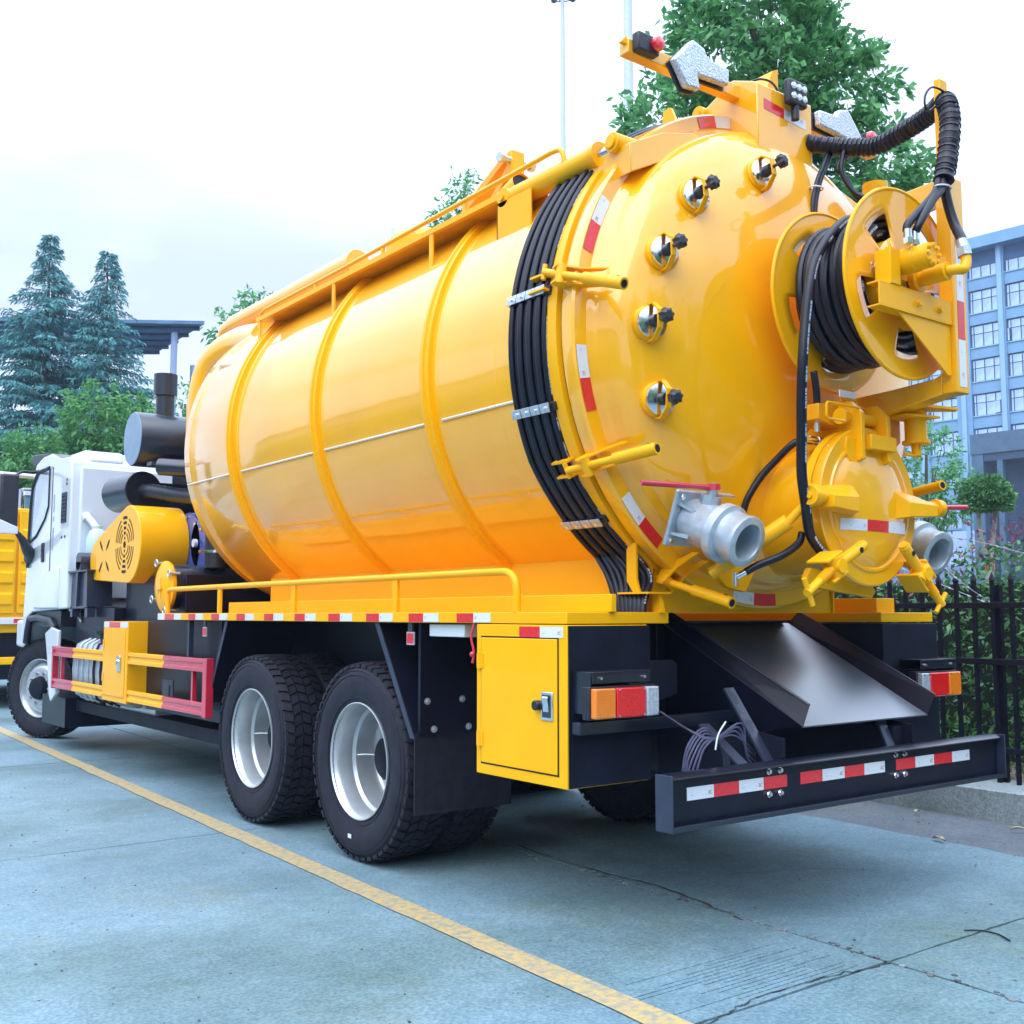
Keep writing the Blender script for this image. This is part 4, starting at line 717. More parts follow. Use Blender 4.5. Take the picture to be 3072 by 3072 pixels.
for i in range(5): obj('cooling_fin', MB().box(-.72, -.28, 5.72, 5.80, 1.66+i*.09, 1.68+i*.09), M['blue_pump'], pm)
for k in range(8): a = 2*pi*k/8; obj('bolt', MB().cyl((-.70, 6.25+.26*cos(a), 1.88+.26*sin(a)), (-.715, 6.25+.26*cos(a), 1.88+.26*sin(a)), .016, n=6), M['chrome'], pm)
obj('oil_gauge', MB().cyl((-.72, 5.98, 1.90), (-.75, 5.98, 1.90), .035, n=20), M['white_cab'], pm)
obj('pump_pipe', MB().tube(smooth_path([(-.55, 6.2, 2.1), (-.58, 6.15, 2.22), (-.62, 6.1, 2.30), (-.70, 6.0, 2.34)], 4), .06, 16), M['blue_pump'], pm)
obj('outlet_bellows', MB().cyl((-.70, 5.60, 1.68), (-.70, 5.60, 2.05), .09, n=24), M['plastic'], T)
for z in (1.80, 1.98): obj('pipe_clamp', MB().cyl((-.70, 5.60, z), (-.70, 5.60, z+.022), .095, n=24).box(-.84, -.80, 5.58, 5.62, z, z+.02), M['chrome'], T)
# silencer drum, stack and air filter
mu = obj('silencer', MB().lathe([(0, 0), (.255, 0), (.262, .008), (.262, 1.3)], (-1.0, 6.86, 2.875), (0, -1, 0) if 0 else (1, 0, 0), 56), M['black_gloss'], T) if 0 else obj('silencer', MB().lathe([(.0, 0), (.240, 0), (.246, .008), (.246, 1.5)], (-1.0, 6.85, 2.872), (1, 0, 0), 56), M['black_gloss'], T)
obj('silencer_end', MB().lathe([(.240, .002), (.236, -.004), (0, -.010)], (-1.0, 6.85, 2.872), (1, 0, 0), 56), M['zinc'] if 0 else mat('pale_blue_grey_cap', (.22, .30, .40), .5, noise=.05), mu)
st = obj('exhaust_stack', MB().cyl((-.72, 6.84, 3.06), (-.72, 6.84, 3.31), .082, n=32).cyl((-.72, 6.84, 3.29), (-.72, 6.84, 3.49), .105, n=36), M['black_gloss'], T)
obj('silencer_bracket', MB().box(-.72, -.60, 6.5, 6.60, 2.45, 2.66).box(-.95, -.3, 6.48, 6.60, 2.60, 2.635), M['grey_steel'], T)
af = obj('air_filter', MB().cyl((-.95, 6.95, 2.42), (-.45, 7.35, 2.42) if 0 else (-.62, 7.28, 2.42), .18, n=44), M['black_gloss'], T) if 0 else obj('air_filter', MB().cyl((-.88, 6.88, 2.42), (-.93, 7.40, 2.42), .172, n=44), M['black_gloss'], T, bevel=.006)
obj('filter_face', MB().cyl((-.88, 6.878, 2.42), (-.879, 6.868, 2.42), .168, n=44), M['black_matt'], af)
cp = []
ib = smooth_path([(-.88, 6.88, 2.41), (-.85, 6.66, 2.39), (-.76, 6.38, 2.34), (-.70, 6.15, 2.31), (-.68, 5.98, 2.28)], 8)
obj('intake_hose', MB().tube(ib, [.062+.004*(i % 2) for i in range(len(ib))], 18), M['plastic'], T)
obj('pipe_clamp', MB().cyl((-.685, 6.06, 2.295), (-.683, 6.03, 2.29), .070, n=20), M['chrome'], T)
obj('cross_pipe', MB().cyl((-.9, 6.4, 2.58), (-.5, 5.9, 2.52), .075, n=24), M['black_gloss'], T)
obj('gear_frame', MB().box(-.75, -.70, 5.6, 5.66, 1.3, 2.4).box(-.9, -.2, 6.9, 6.96, 1.3, 2.5).box(-.5, .6, 5.4, 7.0, 1.5, 2.3), M['black_matt'], T)
# coolant bottle and small parts behind the cab
obj('coolant_bottle', MB().lathe([(0, 0), (.08, .0), (.10, .03), (.10, .30), (.07, .38), (.045, .40), (.045, .43), (0, .44)], (-1.0, 7.80, 1.72), (0, 0, 1), 24), mat('milky_plastic', (.45, .62, .62), .4, coat=.3), T)
obj('bottle_neck', MB().tube(smooth_path([(-1.0, 7.82, 2.12), (-1.02, 7.9, 2.19), (-1.05, 7.96, 2.24)], 4), .035, 12).cyl((-1.05, 7.96, 2.22), (-1.06, 7.99, 2.27), .045, n=12), M['white_cab'], T)
obj('cylinder_bottle', MB().cyl((-1.10, 8.22, 1.60), (-1.10, 8.22, 1.76), .05, n=20), M['white_cab'], T)
for k in range(9):
    a = Vector((-1.08+R.uniform(-.05, .08), 8.05+R.uniform(-.15, .2), 1.42+R.uniform(-.08, .3))); b = a+Vector((R.uniform(-.02, .1), R.uniform(-.2, .1), R.uniform(-.15, .15))); obj('cab_pipework', MB().tube(smooth_path([a, (a+b)/2+Vector((0, .05, .04)), b], 4), .012, 8).box(a.x-.03, a.x+.03, a.y-.03, a.y+.03, a.z-.02, a.z+.02), M[('plastic', 'zinc', 'black_matt')[k % 3]], T)
# ---- cab
side = [(8.02, 1.36), (8.02, 2.60), (8.05, 2.78), (8.12, 2.84), (8.45, 2.86), (8.78, 2.95), (9.10, 2.95), (9.36, 2.90), (9.48, 2.74), (9.53, 2.40), (9.57, 2.08), (9.62, 1.72), (9.68, 1.30), (9.71, 1.02), (9.68, 1.0), (9.64, 1.05), (9.62, 1.15), (9.54, 1.27), (9.3, 1.33)]
WC = M['white_cab']
cab = obj('cab', MB().prism(side, 'x', -1.20, 1.20), WC, T, bevel=.045, seg=4)
rf = MB()
for k in range(5): x0 = -1.02+k*.42; rf.prism([(8.06, 2.80), (8.10, 2.91), (8.3, 2.945), (8.75, 2.955), (8.98, 2.92), (9.1, 2.80)], 'x', x0, x0+.34)
obj('cab_roof', rf, WC, cab, bevel=.03, seg=3)
obj('rear_wall_panel', MB().box(-1.12, 1.12, 7.985, 8.03, 1.45, 2.74), WC, cab, bevel=.02, seg=3)
obj('side_window', MB().prism([(8.80, 2.78), (8.80, 2.42), (8.92, 2.30), (9.25, 2.14), (9.49, 2.09), (9.46, 2.40), (9.40, 2.64), (9.22, 2.78)], 'x', -1.208, -1.20), mat('door_glass', (.32, .42, .55), .06, coat=1, noise=.35, nscale=2.2), cab, bevel=.002)
obj('window_frame', MB().tube([(-1.206, 8.79, 2.79), (-1.206, 8.79, 2.41), (-1.206, 8.92, 2.28), (-1.206, 9.25, 2.12), (-1.206, 9.50, 2.07)], .010, 6).tube([(-1.208, 9.515, 1.80), (-1.208, 9.50, 2.10), (-1.208, 9.475, 2.42), (-1.208, 9.41, 2.68), (-1.208, 9.22, 2.80), (-1.208, 8.80, 2.80)], .022, 8), M['plastic'], cab)
obj('door_line', MB().tube([(-1.2015, 8.68, 2.80), (-1.2015, 8.68, 1.75), (-1.2015, 8.80, 1.50)], .005, 5), M['black_matt'], cab)
obj('side_vent', MB().box(-1.210, -1.20, 8.14, 8.31, 2.20, 2.50), M['plastic'], cab, bevel=.01)
for k in range(7): obj('vent_louvre', MB().box(-1.213, -1.208, 8.155, 8.295, 2.225+k*.038, 2.235+k*.038), M['black_matt'], cab)
for y, z in ((8.16, 2.62), (8.16, 2.58), (8.17, 2.06), (8.28, 2.06)): obj('panel_plug', MB().cyl((-1.20, y, z), (-1.206, y, z), .014, n=12), M['plastic'], cab)
obj('door_handle', MB().box(-1.215, -1.20, 8.90, 8.99, 1.84, 2.04), M['plastic'], cab, bevel=.008)
for k, (z, h) in enumerate(((2.46, .06), (2.37, .05), (2.26, .03), (2.15, .03), (2.09, .06), (1.99, .055))): obj('door_decal', MB().box(-1.2025, -1.2, 8.585, 8.615, z-h/2*1.6, z+h/2*1.6), M['print_grey'], cab, smooth=0)
obj('arch_liner', MB().tube([(-1.17, 9.61, 1.0), (-1.17, 9.57, 1.13), (-1.18, 9.45, 1.26), (-1.18, 9.1, 1.27), (-1.18, 8.62, 1.24), (-1.18, 8.45, 1.16)], .038, 10).box(-1.16, -.7, 8.35, 9.5, 1.18, 1.34), M['plastic'], cab)
obj('cab_step', MB().prism([(8.30, 1.78), (8.95, 1.70), (9.20, 1.36), (8.30, 1.36)], 'x', -1.225, -1.18), WC, cab, bevel=.02, seg=3)
obj('wheel_guard', MB().prism([(8.62, 1.12), (8.40, 1.18), (8.16, 1.15), (8.16, .55), (8.34, .46), (8.40, .52), (8.50, .85)], 'x', -1.235, -1.20), WC, T, bevel=.008)
obj('bumper_corner', MB().box(-1.2, 1.2, 9.66, 9.95, .95, 1.25), WC, cab, bevel=.04, seg=3)
obj('sun_visor', MB().prism([(9.25, 2.95), (9.82, 2.92), (9.90, 2.99), (9.85, 3.07), (9.2, 3.01)], 'x', -1.12, 1.12), M['plastic'], cab, bevel=.02, seg=3)
mi = obj('wing_mirror', MB().box(-1.60, -1.42, 9.10, 9.20, 2.20, 2.75), M['plastic'], T, bevel=.025, seg=3)
obj('mirror_cap', MB().prism([(-1.66, 2.30), (-1.42, 2.20), (-1.42, 2.13), (-1.66, 2.13)], 'y', 9.08, 9.22), WC, mi, bevel=.01)
obj('mirror_arm', MB().tube(smooth_path([(-1.45, 9.14, 2.18), (-1.36, 9.16, 2.08), (-1.27, 9.30, 1.98), (-1.20, 9.42, 1.92), (-1.19, 9.5, 1.90)], 5), [.02, .022, .026, .03, .034, .038, .042, .046, .05, .054, .058, .06, .062, .064, .066, .068, .07, .07, .07, .07, .07][:21], 12), M['plastic'], mi)
obj('mirror_arm', MB().tube(smooth_path([(-1.45, 9.14, 2.74), (-1.38, 9.2, 2.79), (-1.25, 9.25, 2.80), (-1.15, 9.25, 2.84)], 5), .016, 10), M['plastic'], mi)
# ================================================================ ground, pavement, kerb
HD = .035                                           # the yard is laid out about 2 degrees off the truck
g = obj('ground', MB().add([(-600, -600, -.03), (600, -600, -.03), (600, 600, -.03), (-600, 600, -.03)], [(0, 1, 2, 3)]), mat('yard_base', (.045, .05, .06), .9, noise=.4, nscale=.6, coords='Object', bump=.004, bscale=20), None, smooth=0); tag(g, kind='structure')
def concrete(name, c1, c2, stain, brush=True):
    m = bpy.data.materials.new(name); m.use_nodes = True; t = m.node_tree; b = t.nodes['Principled BSDF']; n = t.nodes.new; l = t.links.new
    b.inputs['Roughness'].default_value = .62; b.inputs['Specular IOR Level'].default_value = .45
    geo = n('ShaderNodeNewGeometry')
    def noise(sc, det=5, scale=(1, 1, 1), rough=.6):
        mp = n('ShaderNodeMapping'); mp.inputs['Scale'].default_value = scale; z = n('ShaderNodeTexNoise'); z.inputs['Scale'].default_value = sc; z.inputs['Detail'].default_value = det; z.inputs['Roughness'].default_value = rough
        l(geo.outputs['Position'], mp.inputs[0]); l(mp.outputs[0], z.inputs[0]); return z.outputs[0]
    def ramp(src, a, b_, ca, cb):
        r = n('ShaderNodeValToRGB'); r.color_ramp.elements[0].position = a; r.color_ramp.elements[1].position = b_; r.color_ramp.elements[0].color = (*ca, 1); r.color_ramp.elements[1].color = (*cb, 1); l(src, r.inputs[0]); return r.outputs[0]
    def mixc(f, a, b_, mode='MIX'):
        x = n('ShaderNodeMixRGB'); x.blend_type = mode; (l(f, x.inputs[0]) if not isinstance(f, float) else x.inputs[0].__setattr__('default_value', f)); l(a, x.inputs[1]); l(b_, x.inputs[2]); return x.outputs[0]
    big = ramp(noise(.5, 9, rough=.72), .34, .66, c1, c2); br = ramp(noise(.8, 6, (1.3, 1, 1), .7), .55, .70, (1, 1, 1), (1.04, .93, .78))
    st = ramp(noise(.38, 7, (1, 1.5, 1)), .47, .64, (1, 1, 1), stain); fine = ramp(noise(60, 3, rough=.7), .43, .58, (.80, .81, .83), (1.15, 1.14, 1.13)); mid = ramp(noise(14, 8, rough=.8), .40, .62, (.87, .88, .89), (1.10, 1.10, 1.08))
    speck = ramp(noise(46, 2), .64, .68, (1, 1, 1), (.72, .73, .75))
    c = mixc(1.0, big, st, 'MULTIPLY'); c = mixc(1.0, c, br, 'MULTIPLY'); c = mixc(1.0, c, fine, 'MULTIPLY'); c = mixc(1.0, c, mid, 'MULTIPLY'); c = mixc(1.0, c, speck, 'MULTIPLY'); l(c, b.inputs['Base Color'])
    add = None
    for src, d in ((noise(95, 3), .0009), (noise(22, 5), .0014), (noise(11, 3, (.25, 9, 1)), .0024 if brush else .0004)):
        bu = n('ShaderNodeBump'); bu.inputs['Distance'].default_value = d; bu.inputs['Strength'].default_value = 1; l(src, bu.inputs['Height'])
        if add: l(add.outputs[0], bu.inputs['Normal'])
        add = bu
    l(add.outputs[0], b.inputs['Normal']); return m
M['slab'] = concrete('broomed_concrete', (.118, .200, .240), (.210, .318, .365), (.60, .66, .58))
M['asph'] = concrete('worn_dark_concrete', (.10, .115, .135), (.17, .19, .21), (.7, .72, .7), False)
pv = bpy.data.objects.new('pavement', None); COL.objects.link(pv); place(pv, (0, 0, -.02)); tag(pv, kind='structure')
XS = [-14.44, -10.94, -7.44, -3.94, -.44, 1.72]; YS = [-11.95+3.85*k for k in range(13)]
for i in range(5):
    for j in range(12):
        x0, x1, y0, y1 = XS[i], XS[i+1], YS[j], YS[j+1]; gap = .008; P = []
        jag = lambda s=1.: R.gauss(0, .0035)*s
        n = 26
        for k in range(n): P.append((x0+gap+jag(), y0+gap+(y1-y0-2*gap)*k/n))
        for k in range(n): P.append((x0+gap+(x1-x0-2*gap)*k/n, y1-gap+jag(.6)))
        for k in range(n): P.append((x1-gap+jag()*(4 if i == 4 else 1), y1-gap-(y1-y0-2*gap)*k/n))
        for k in range(n): P.append((x1-gap-(x1-x0-2*gap)*k/n, y0+gap+jag(.6)))
        zt = R.uniform(-.0015, .0015)
        obj('slab', MB().prism([(x+HD*y, y) for x, y in P], 'z', -.028, zt), M['slab'], pv, smooth=0)
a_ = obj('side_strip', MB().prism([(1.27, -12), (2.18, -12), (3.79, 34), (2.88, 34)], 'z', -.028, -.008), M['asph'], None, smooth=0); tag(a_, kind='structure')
# yellow bay line
yl = MB(); n = 120; vs = []
for i in range(n+1): y = -4+20*i/n; xc = -1.555+.036*y; vs += [(xc-.062+R.gauss(0, .0025), y, .0045), (xc+.062+R.gauss(0, .0025), y, .0045)]
yl.add(vs, [(2*i, 2*i+1, 2*i+3, 2*i+2) for i in range(n)])
def worn():
    m = bpy.data.materials.new('worn_yellow_line'); m.use_nodes = True; t = m.node_tree; b = t.nodes['Principled BSDF']; n = t.nodes.new; l = t.links.new
    geo = n('ShaderNodeNewGeometry'); z = n('ShaderNodeTexNoise'); z.inputs['Scale'].default_value = 26; z.inputs['Detail'].default_value = 8; z.inputs['Roughness'].default_value = .72; l(geo.outputs['Position'], z.inputs[0])
    r = n('ShaderNodeValToRGB'); r.color_ramp.elements[0].position = .40; r.color_ramp.elements[1].position = .56; r.color_ramp.elements[0].color = (.26, .26, .22, 1); r.color_ramp.elements[1].color = (.50, .36, .14, 1); l(z.outputs[0], r.inputs[0]); l(r.outputs[0], b.inputs['Base Color']); b.inputs['Roughness'].default_value = .65
    bu = n('ShaderNodeBump'); bu.inputs['Distance'].default_value = .002; l(z.outputs[0], bu.inputs['Height']); l(bu.outputs[0], b.inputs['Normal']); return m
o = obj('bay_line', yl, worn(), None, smooth=0); tag(o, kind='structure')
# cracks: a chipped rut along the long joint and small debris
mb = MB()
for _ in range(150):
    t = R.random(); y = -1.3+4.6*t; x = -.44+HD*y+R.gauss(0, .02); s = R.uniform(.003, .012); mb.ball((x, y, .002), s, 6, (1, 1.4, .4))
for _ in range(1500):
    x, y = R.uniform(-5, 2.4), R.uniform(-2.4, 7); s = R.choice([.0015, .002, .003, .003, .004, .006]); mb.ball((x, y, .002), s, 6, (1, 1.3, .5))
o = obj('grit', mb, mat('grit_stone', (.16, .17, .18), .9, noise=.6, nscale=3), None); tag(o, kind='stuff')
# crack lines
mb = MB()
def crack(pts, w=.006):
    P = smooth_path([(x, y, .0028) for x, y in pts], 9); P = [p+Vector((R.gauss(0, .006), R.gauss(0, .006), 0)) for p in P]; vs = []
    for i, p in enumerate(P): t = (P[min(i+1, len(P)-1)]-P[max(i-1, 0)]).normalized(); q = Vector((-t.y, t.x, 0))*w*R.uniform(.2, 1); vs += [p-q, p+q]
    mb.add(vs, [(2*i, 2*i+1, 2*i+3, 2*i+2) for i in range(len(P)-1)])
crack([(-.47, -.42), (-.8, -.37), (-1.15, -.36), (-1.4, -.42), (-1.6, -.37)], .005); crack([(.1, .9), (.5, .75), (.8, .5)], .003); crack([(-.30, 2.1), (-.36, 1.4), (-.33, .9), (-.45, .3)], .008)
o = obj('crack', mb, mat('crack_dark', (.03, .032, .034), .95, noise=.3), None, smooth=0); tag(o, kind='structure')
# broom grooves next to the joint
mb = MB()
for k in range(14):
    y = -.36+.028*k; x0 = -.50-R.uniform(0, .35); x1 = -1.55+R.uniform(0, .55); mb.box(x1, x0, y, y+.010, -.001, .0026)
o = obj('broom_ridges', mb, M['slab'], None, smooth=0); tag(o, kind='stuff')
# litter
DL = mat('dry_leaf_skin', (.42, .36, .24), .7, noise=.25, nscale=20)
for (x, y, s, a), lab in zip(((2.39, 1.29, .05, .3), (1.70, .71, .055, 1.2), (2.34, .58, .045, 2.2), (1.2, .2, .02, .7)), ('pale dry leaf in the dark strip nearest the truck bumper', 'long curled dry leaf lying by the edge of the concrete slab', 'dry leaf by the kerb at the right edge of the photo', 'tiny pale leaf scrap on the concrete behind the bumper')):
    mb = MB(); vs = []
    for i in range(7):
        t = i/6; w = s*.32*sin(pi*min(1, t*1.02))**.8; p = Vector((cos(a), sin(a), 0))*(t-.5)*s*2; q = Vector((-sin(a), cos(a), 0)); z = .012+.012*sin(pi*t); vs += [(x+p.x-q.x*w, y+p.y-q.y*w, z+.008), (x+p.x, y+p.y, z-.004), (x+p.x+q.x*w, y+p.y+q.y*w, z+.006)]
    mb.add(vs, [f for i in range(6) for f in ((3*i, 3*i+1, 3*i+4, 3*i+3), (3*i+1, 3*i+2, 3*i+5, 3*i+4))]); o = obj('dry_leaf', mb, DL, None); tag(o, lab, 'leaf', 'dry leaves on the ground')
o = obj('strip_scrap', MB().tube(smooth_path([(.14, -.36, .006), (.19, -.40, .006), (.20, -.47, .006), (.15, -.55, .006)], 5), .0035, 5), M['rubber'], None); tag(o, 'bent black plastic strap lying on the concrete at lower right', 'strap')
# kerb wall and soil
KW = MB(); n = 60; vs = []
kerb = obj('kerb_wall', MB().prism([(2.555+HD*-12, -12), (3.05+HD*-12, -12), (3.05+HD*34, 34), (2.555+HD*34, 34)], 'z', -.03, .185), concrete('kerb_concrete', (.27, .32, .34), (.38, .43, .45), (.6, .66, .62), False), None, bevel=.006); tag(kerb, 'low pale concrete kerb wall under the black fence', 'kerb wall')
soil = obj('soil_bed', MB().prism([(3.05-.42, -12), (60, -12), (60, 90), (3.05+1.19, 34)], 'z', -.03, .16), mat('leafy_soil', (.10, .09, .06), .95, noise=.5, nscale=9, bump=.03, bscale=12, col2=(.26, .24, .19)), None, smooth=0); tag(soil, kind='structure')
# ================================================================ foliage
def leaf_mat(name, c1, c2, tr=.35, rough=.45):
    m = bpy.data.materials.new(name); m.use_nodes = True; t = m.node_tree; b = t.nodes['Principled BSDF']; n = t.nodes.new; l = t.links.new; o = t.nodes['Material Output']
    geo = n('ShaderNodeNewGeometry'); r = n('ShaderNodeValToRGB'); r.color_ramp.elements[0].color = (*c1, 1); r.color_ramp.elements[1].color = (*c2, 1); l(geo.outputs['Random Per Island'], r.inputs[0]); l(r.outputs[0], b.inputs['Base Color']); b.inputs['Roughness'].default_value = rough
    tb_ = n('ShaderNodeBsdfTranslucent'); l(r.outputs[0], tb_.inputs[0]); mx = n('ShaderNodeMixShader'); mx.inputs[0].default_value = tr; l(b.outputs[0], mx.inputs[1]); l(tb_.outputs[0], mx.inputs[2]); l(mx.outputs[0], o.inputs[0]); return m
def leaf_arrays(P, D, S, wr=.36, droop=.25):
    """folded diamond leaves: P base points, D directions, S lengths"""
    N_ = len(P); D = D/np.linalg.norm(D, axis=1, keepdims=True); A = NR.normal(size=(N_, 3)); U = np.cross(D, A); U /= np.linalg.norm(U, axis=1, keepdims=True)+1e-9; Wn = np.cross(U, D)
    S = S[:, None]; base = P; tip = P+D*S-np.array([0, 0, 1])*S*droop; mid = P+D*S*.5+Wn*S*.05-np.array([0, 0, 1])*S*droop*.3
    l = mid+U*S*wr*.5-Wn*S*.07; r = mid-U*S*wr*.5-Wn*S*.07
    V = np.stack([base, l, tip, r, mid], 1).reshape(-1, 3); o = np.arange(N_)[:, None]*5
    F = np.concatenate([o+np.array([[0, 4, 1]]), o+np.array([[1, 4, 2]]), o+np.array([[2, 4, 3]]), o+np.array([[3, 4, 0]])], 1).reshape(-1, 3); return V, F
def mesh_np(name, V, F, m, parent, kind=None):
    me = bpy.data.meshes.new(name); c = V.mean(0); me.vertices.add(len(V)); me.vertices.foreach_set('co', (V-c).astype(np.float32).ravel()); me.loops.add(F.size); me.loops.foreach_set('vertex_index', F.astype(np.int32).ravel()); k = F.shape[1]
    me.polygons.add(len(F)); me.polygons.foreach_set('loop_start', np.arange(0, F.size, k, dtype=np.int32)); me.materials.append(m); me.update(calc_edges=True)
    o = bpy.data.objects.new(name, me); COL.objects.link(o); place(o, Vector(c), parent)
    if kind: tag(o, kind=kind)
    return o
def crown_points(blobs, n_clump, per, spread):
    P = []; D = []
    wts = np.array([b[1][0]*b[1][1]*b[1][2] for b in blobs])**.67; wts /= wts.sum()
    for _ in range(n_clump):
        c, r = blobs[NR.choice(len(blobs), p=wts)]; v = NR.normal(size=3); v /= np.linalg.norm(v); k = NR.uniform(.55, 1.0)**.6*NR.choice([1, 1, 1, 1.08]); cc = np.array(c)+v*np.array(r)*k
        tw = v+NR.normal(size=3)*.5+np.array([0, 0, .2]); tw /= np.linalg.norm(tw); L_ = spread*NR.uniform(.6, 1.5)
        t = NR.uniform(0, 1, per); P.append(cc+tw*(t[:, None]-.3)*L_+NR.normal(size=(per, 3))*spread*.20); D.append(tw+NR.normal(size=(per, 3))*.75)
    return np.concatenate(P), np.concatenate(D)
def trunk(parent, base, top, r, limbs, mt, name='trunk'):
    base, top = Vector(base), Vector(top); path = smooth_path([base, base.lerp(top, .3)+Vector((R.uniform(-.1, .1)*r*8, R.uniform(-.1, .1)*r*8, 0)), base.lerp(top, .65)+Vector((R.uniform(-.1, .1)*r*6, R.uniform(-.1, .1)*r*6, 0)), top], 5)
    mb = MB().tube(path, [r*(1-.75*i/(len(path)-1)) for i in range(len(path))], 9)
    for q in limbs:
        q = Vector(q); t = R.uniform(.35, .8); s = path[int(t*(len(path)-1))]; pp = smooth_path([s, s.lerp(q, .5)+Vector((0, 0, .12*(q-s).length)), q], 5); rr_ = r*(1-.75*t)*.6; mb.tube(pp, [rr_*(1-.8*i/(len(pp)-1)) for i in range(len(pp))], 6)
    return obj(name, mb, mt, parent)
BARK = mat('bark', (.10, .085, .065), .9, noise=.35, nscale=12, bump=.01, bscale=18)
def tree(name, base, blobs, n_clump, per, spread, size, m, r, label, cat='tree', group=None, singles=0, wr=.36, droop=.25):
    t = thing(name, base, label, cat, group); P, D = crown_points(blobs, n_clump, per, spread); S = NR.uniform(.7, 1.25, len(P))*size
    if singles:
        cp_ = np.array([-4.15, -2.93, 1.3]); near = np.argsort(np.linalg.norm(P-cp_, axis=1))[:singles*4:4]; 
        for q in near[:singles]:
            V, F = leaf_arrays(P[q:q+1], D[q:q+1], S[q:q+1]*1.05, wr, droop); mesh_np('leaf', V, F, m, t)
        keep = np.ones(len(P), bool); keep[near[:singles]] = False; P, D, S = P[keep], D[keep], S[keep]
    V, F = leaf_arrays(P, D, S, wr, droop); mesh_np('crown', V, F, m, t, 'stuff')
    b0 = blobs[0]; trunk(t, base, (b0[0][0], b0[0][1], b0[0][2]+b0[1][2]*.3), r, [(c[0]+R.uniform(-.4, .4)*q[0], c[1]+R.uniform(-.4, .4)*q[1], c[2]+R.uniform(-.2, .6)*q[2]) for c, q in blobs for _ in range(3)], BARK); return t
G1 = leaf_mat('glossy_green_leaf', (.035, .19, .07), (.22, .54, .20)); G2 = leaf_mat('bright_green_leaf', (.04, .20, .08), (.18, .44, .12)); G3 = leaf_mat('hedge_leaf', (.02, .10, .05), (.13, .30, .10), .25); GR = leaf_mat('reddish_shoot_leaf', (.10, .06, .08), (.34, .10, .20), .3)
CD = leaf_mat('haze_tinted_needle', (.035, .18, .20), (.11, .36, .36), .15, .6)  # needle green lifted towards pale blue: distance haze put into the colour
rx, ry = .797, -.605
def at(c, dr, dz, dd=0): return (c[0]+rx*dr+.605*dd, c[1]+ry*dr+.797*dd, c[2]+dz)
C0 = (7.10, 6.38, 8.55)
tree('broadleaf_tree', (8.0, 6.3, .15), [(at(C0, -.05, .35), (1.15, 1.1, 1.25)), (at(C0, -1.05, -.75), (.85, .9, .55)), (at(C0, .75, -.15, .2), (.95, .95, .8)), (at(C0, 1.35, -1.25, .3), (.85, .9, .8)), (at(C0, .4, -1.4, .5), (1.1, 1.2, .9)), (at(C0, -.2, -1.0, .5), (1.0, 1.1, .8)), (at(C0, .1, 1.25), (.8, .8, .7)), (at(C0, 1.0, -2.3, .3), (.8, .9, .8))],
     980, 26, .30, .15, G1, .16, 'tall glossy broadleaf tree rising behind the tank and the arrow lamps', group='trees round the yard', singles=290, wr=.46)
tree('roadside_tree', (15.0, 9.0, .15), [((14.9, 8.9, 4.15), (.62, .62, .8)), ((15.1, 8.7, 3.5), (.55, .55, .5))], 110, 24, .26, .12, G1, .10, 'small dark green tree in front of the office block beside the discharge door', group='trees round the yard')
tp = thing('topiary_tree', (14.8, 7.66, .15), 'ball-clipped topiary tree on a forked pale trunk', 'tree', 'trees round the yard')
v = NR.normal(size=(6500, 3)); v /= np.linalg.norm(v, axis=1, keepdims=True); v[:, 2] = np.where(v[:, 2] < -.55, v[:, 2]*.5, v[:, 2]); lump = 1+.10*np.sin(v[:, 0:1]*9+v[:, 1:2]*7)*np.cos(v[:, 2:3]*8); Pt = np.array([14.8, 7.66, 3.42])+v*np.array([.46, .46, .42])*lump*NR.uniform(.72, 1, (6500, 1)); V, F = leaf_arrays(Pt, v+NR.normal(size=v.shape)*.6, NR.uniform(.05, .10, 6500), .5, .05); mesh_np('crown', V, F, leaf_mat('topiary_leaf', (.03, .13, .05), (.16, .36, .12)), tp, 'stuff')
PB = mat('pale_bark', (.28, .27, .24), .85, noise=.2, nscale=20); obj('trunk', MB().tube([(14.8, 7.66, .15), (14.80, 7.66, 1.5), (14.81, 7.65, 2.3)], [.10, .085, .07], 10), PB, tp); obj('limb', MB().tube([(14.81, 7.65, 2.2), (14.9, 7.6, 2.8), (14.95, 7.57, 3.2)], .045, 8), PB, tp); obj('limb', MB().tube([(14.81, 7.65, 2.2), (14.68, 7.72, 2.7), (14.65, 7.75, 3.2)], .035, 8), PB, tp); obj('trunk_band', MB().cyl((14.81, 7.65, 2.12), (14.81, 7.65, 2.3), .085, n=12), M['red'], tp)
tree('garden_shrub', (16.0, 6.3, .15), [((16.0, 6.3, 2.0), (.6, .6, .9)), ((16.3, 6.0, 2.4), (.5, .5, .5))], 60, 22, .25, .11, G3, .04, 'dark shrub against the dark entrance at the right edge', 'shrub')
# trees peeking over the tank, and round trees behind the cab
tree('distant_tree', (8.3, 25, 0), [((8.15, 24.5, 9.55), (.75, .75, .45)), ((7.6, 24.9, 8.9), (.6, .6, .5))], 90, 16, .4, .20, G1, .12, 'small treetop showing above the front of the tank pipe', group='trees round the yard')
tree('distant_tree', (8.4, 14.5, 0), [((7.95, 14.6, 9.7), (.28, .28, .55)), ((7.75, 14.8, 9.15), (.35, .35, .35))], 60, 16, .25, .13, G1, .08, 'thin treetop showing behind the boom rest on the tank', group='trees round the yard')
tree('distant_tree', (6.6, 26.2, 0), [((6.6, 26.1, 6.8), (.6, .6, .9)), ((6.9, 26, 5.9), (.8, .8, .9)), ((6.75, 26, 5.0), (.9, .9, .9))], 130, 16, .35, .17, G1, .12, 'open twiggy tree between the exhaust stack and the tank', group='trees round the yard')
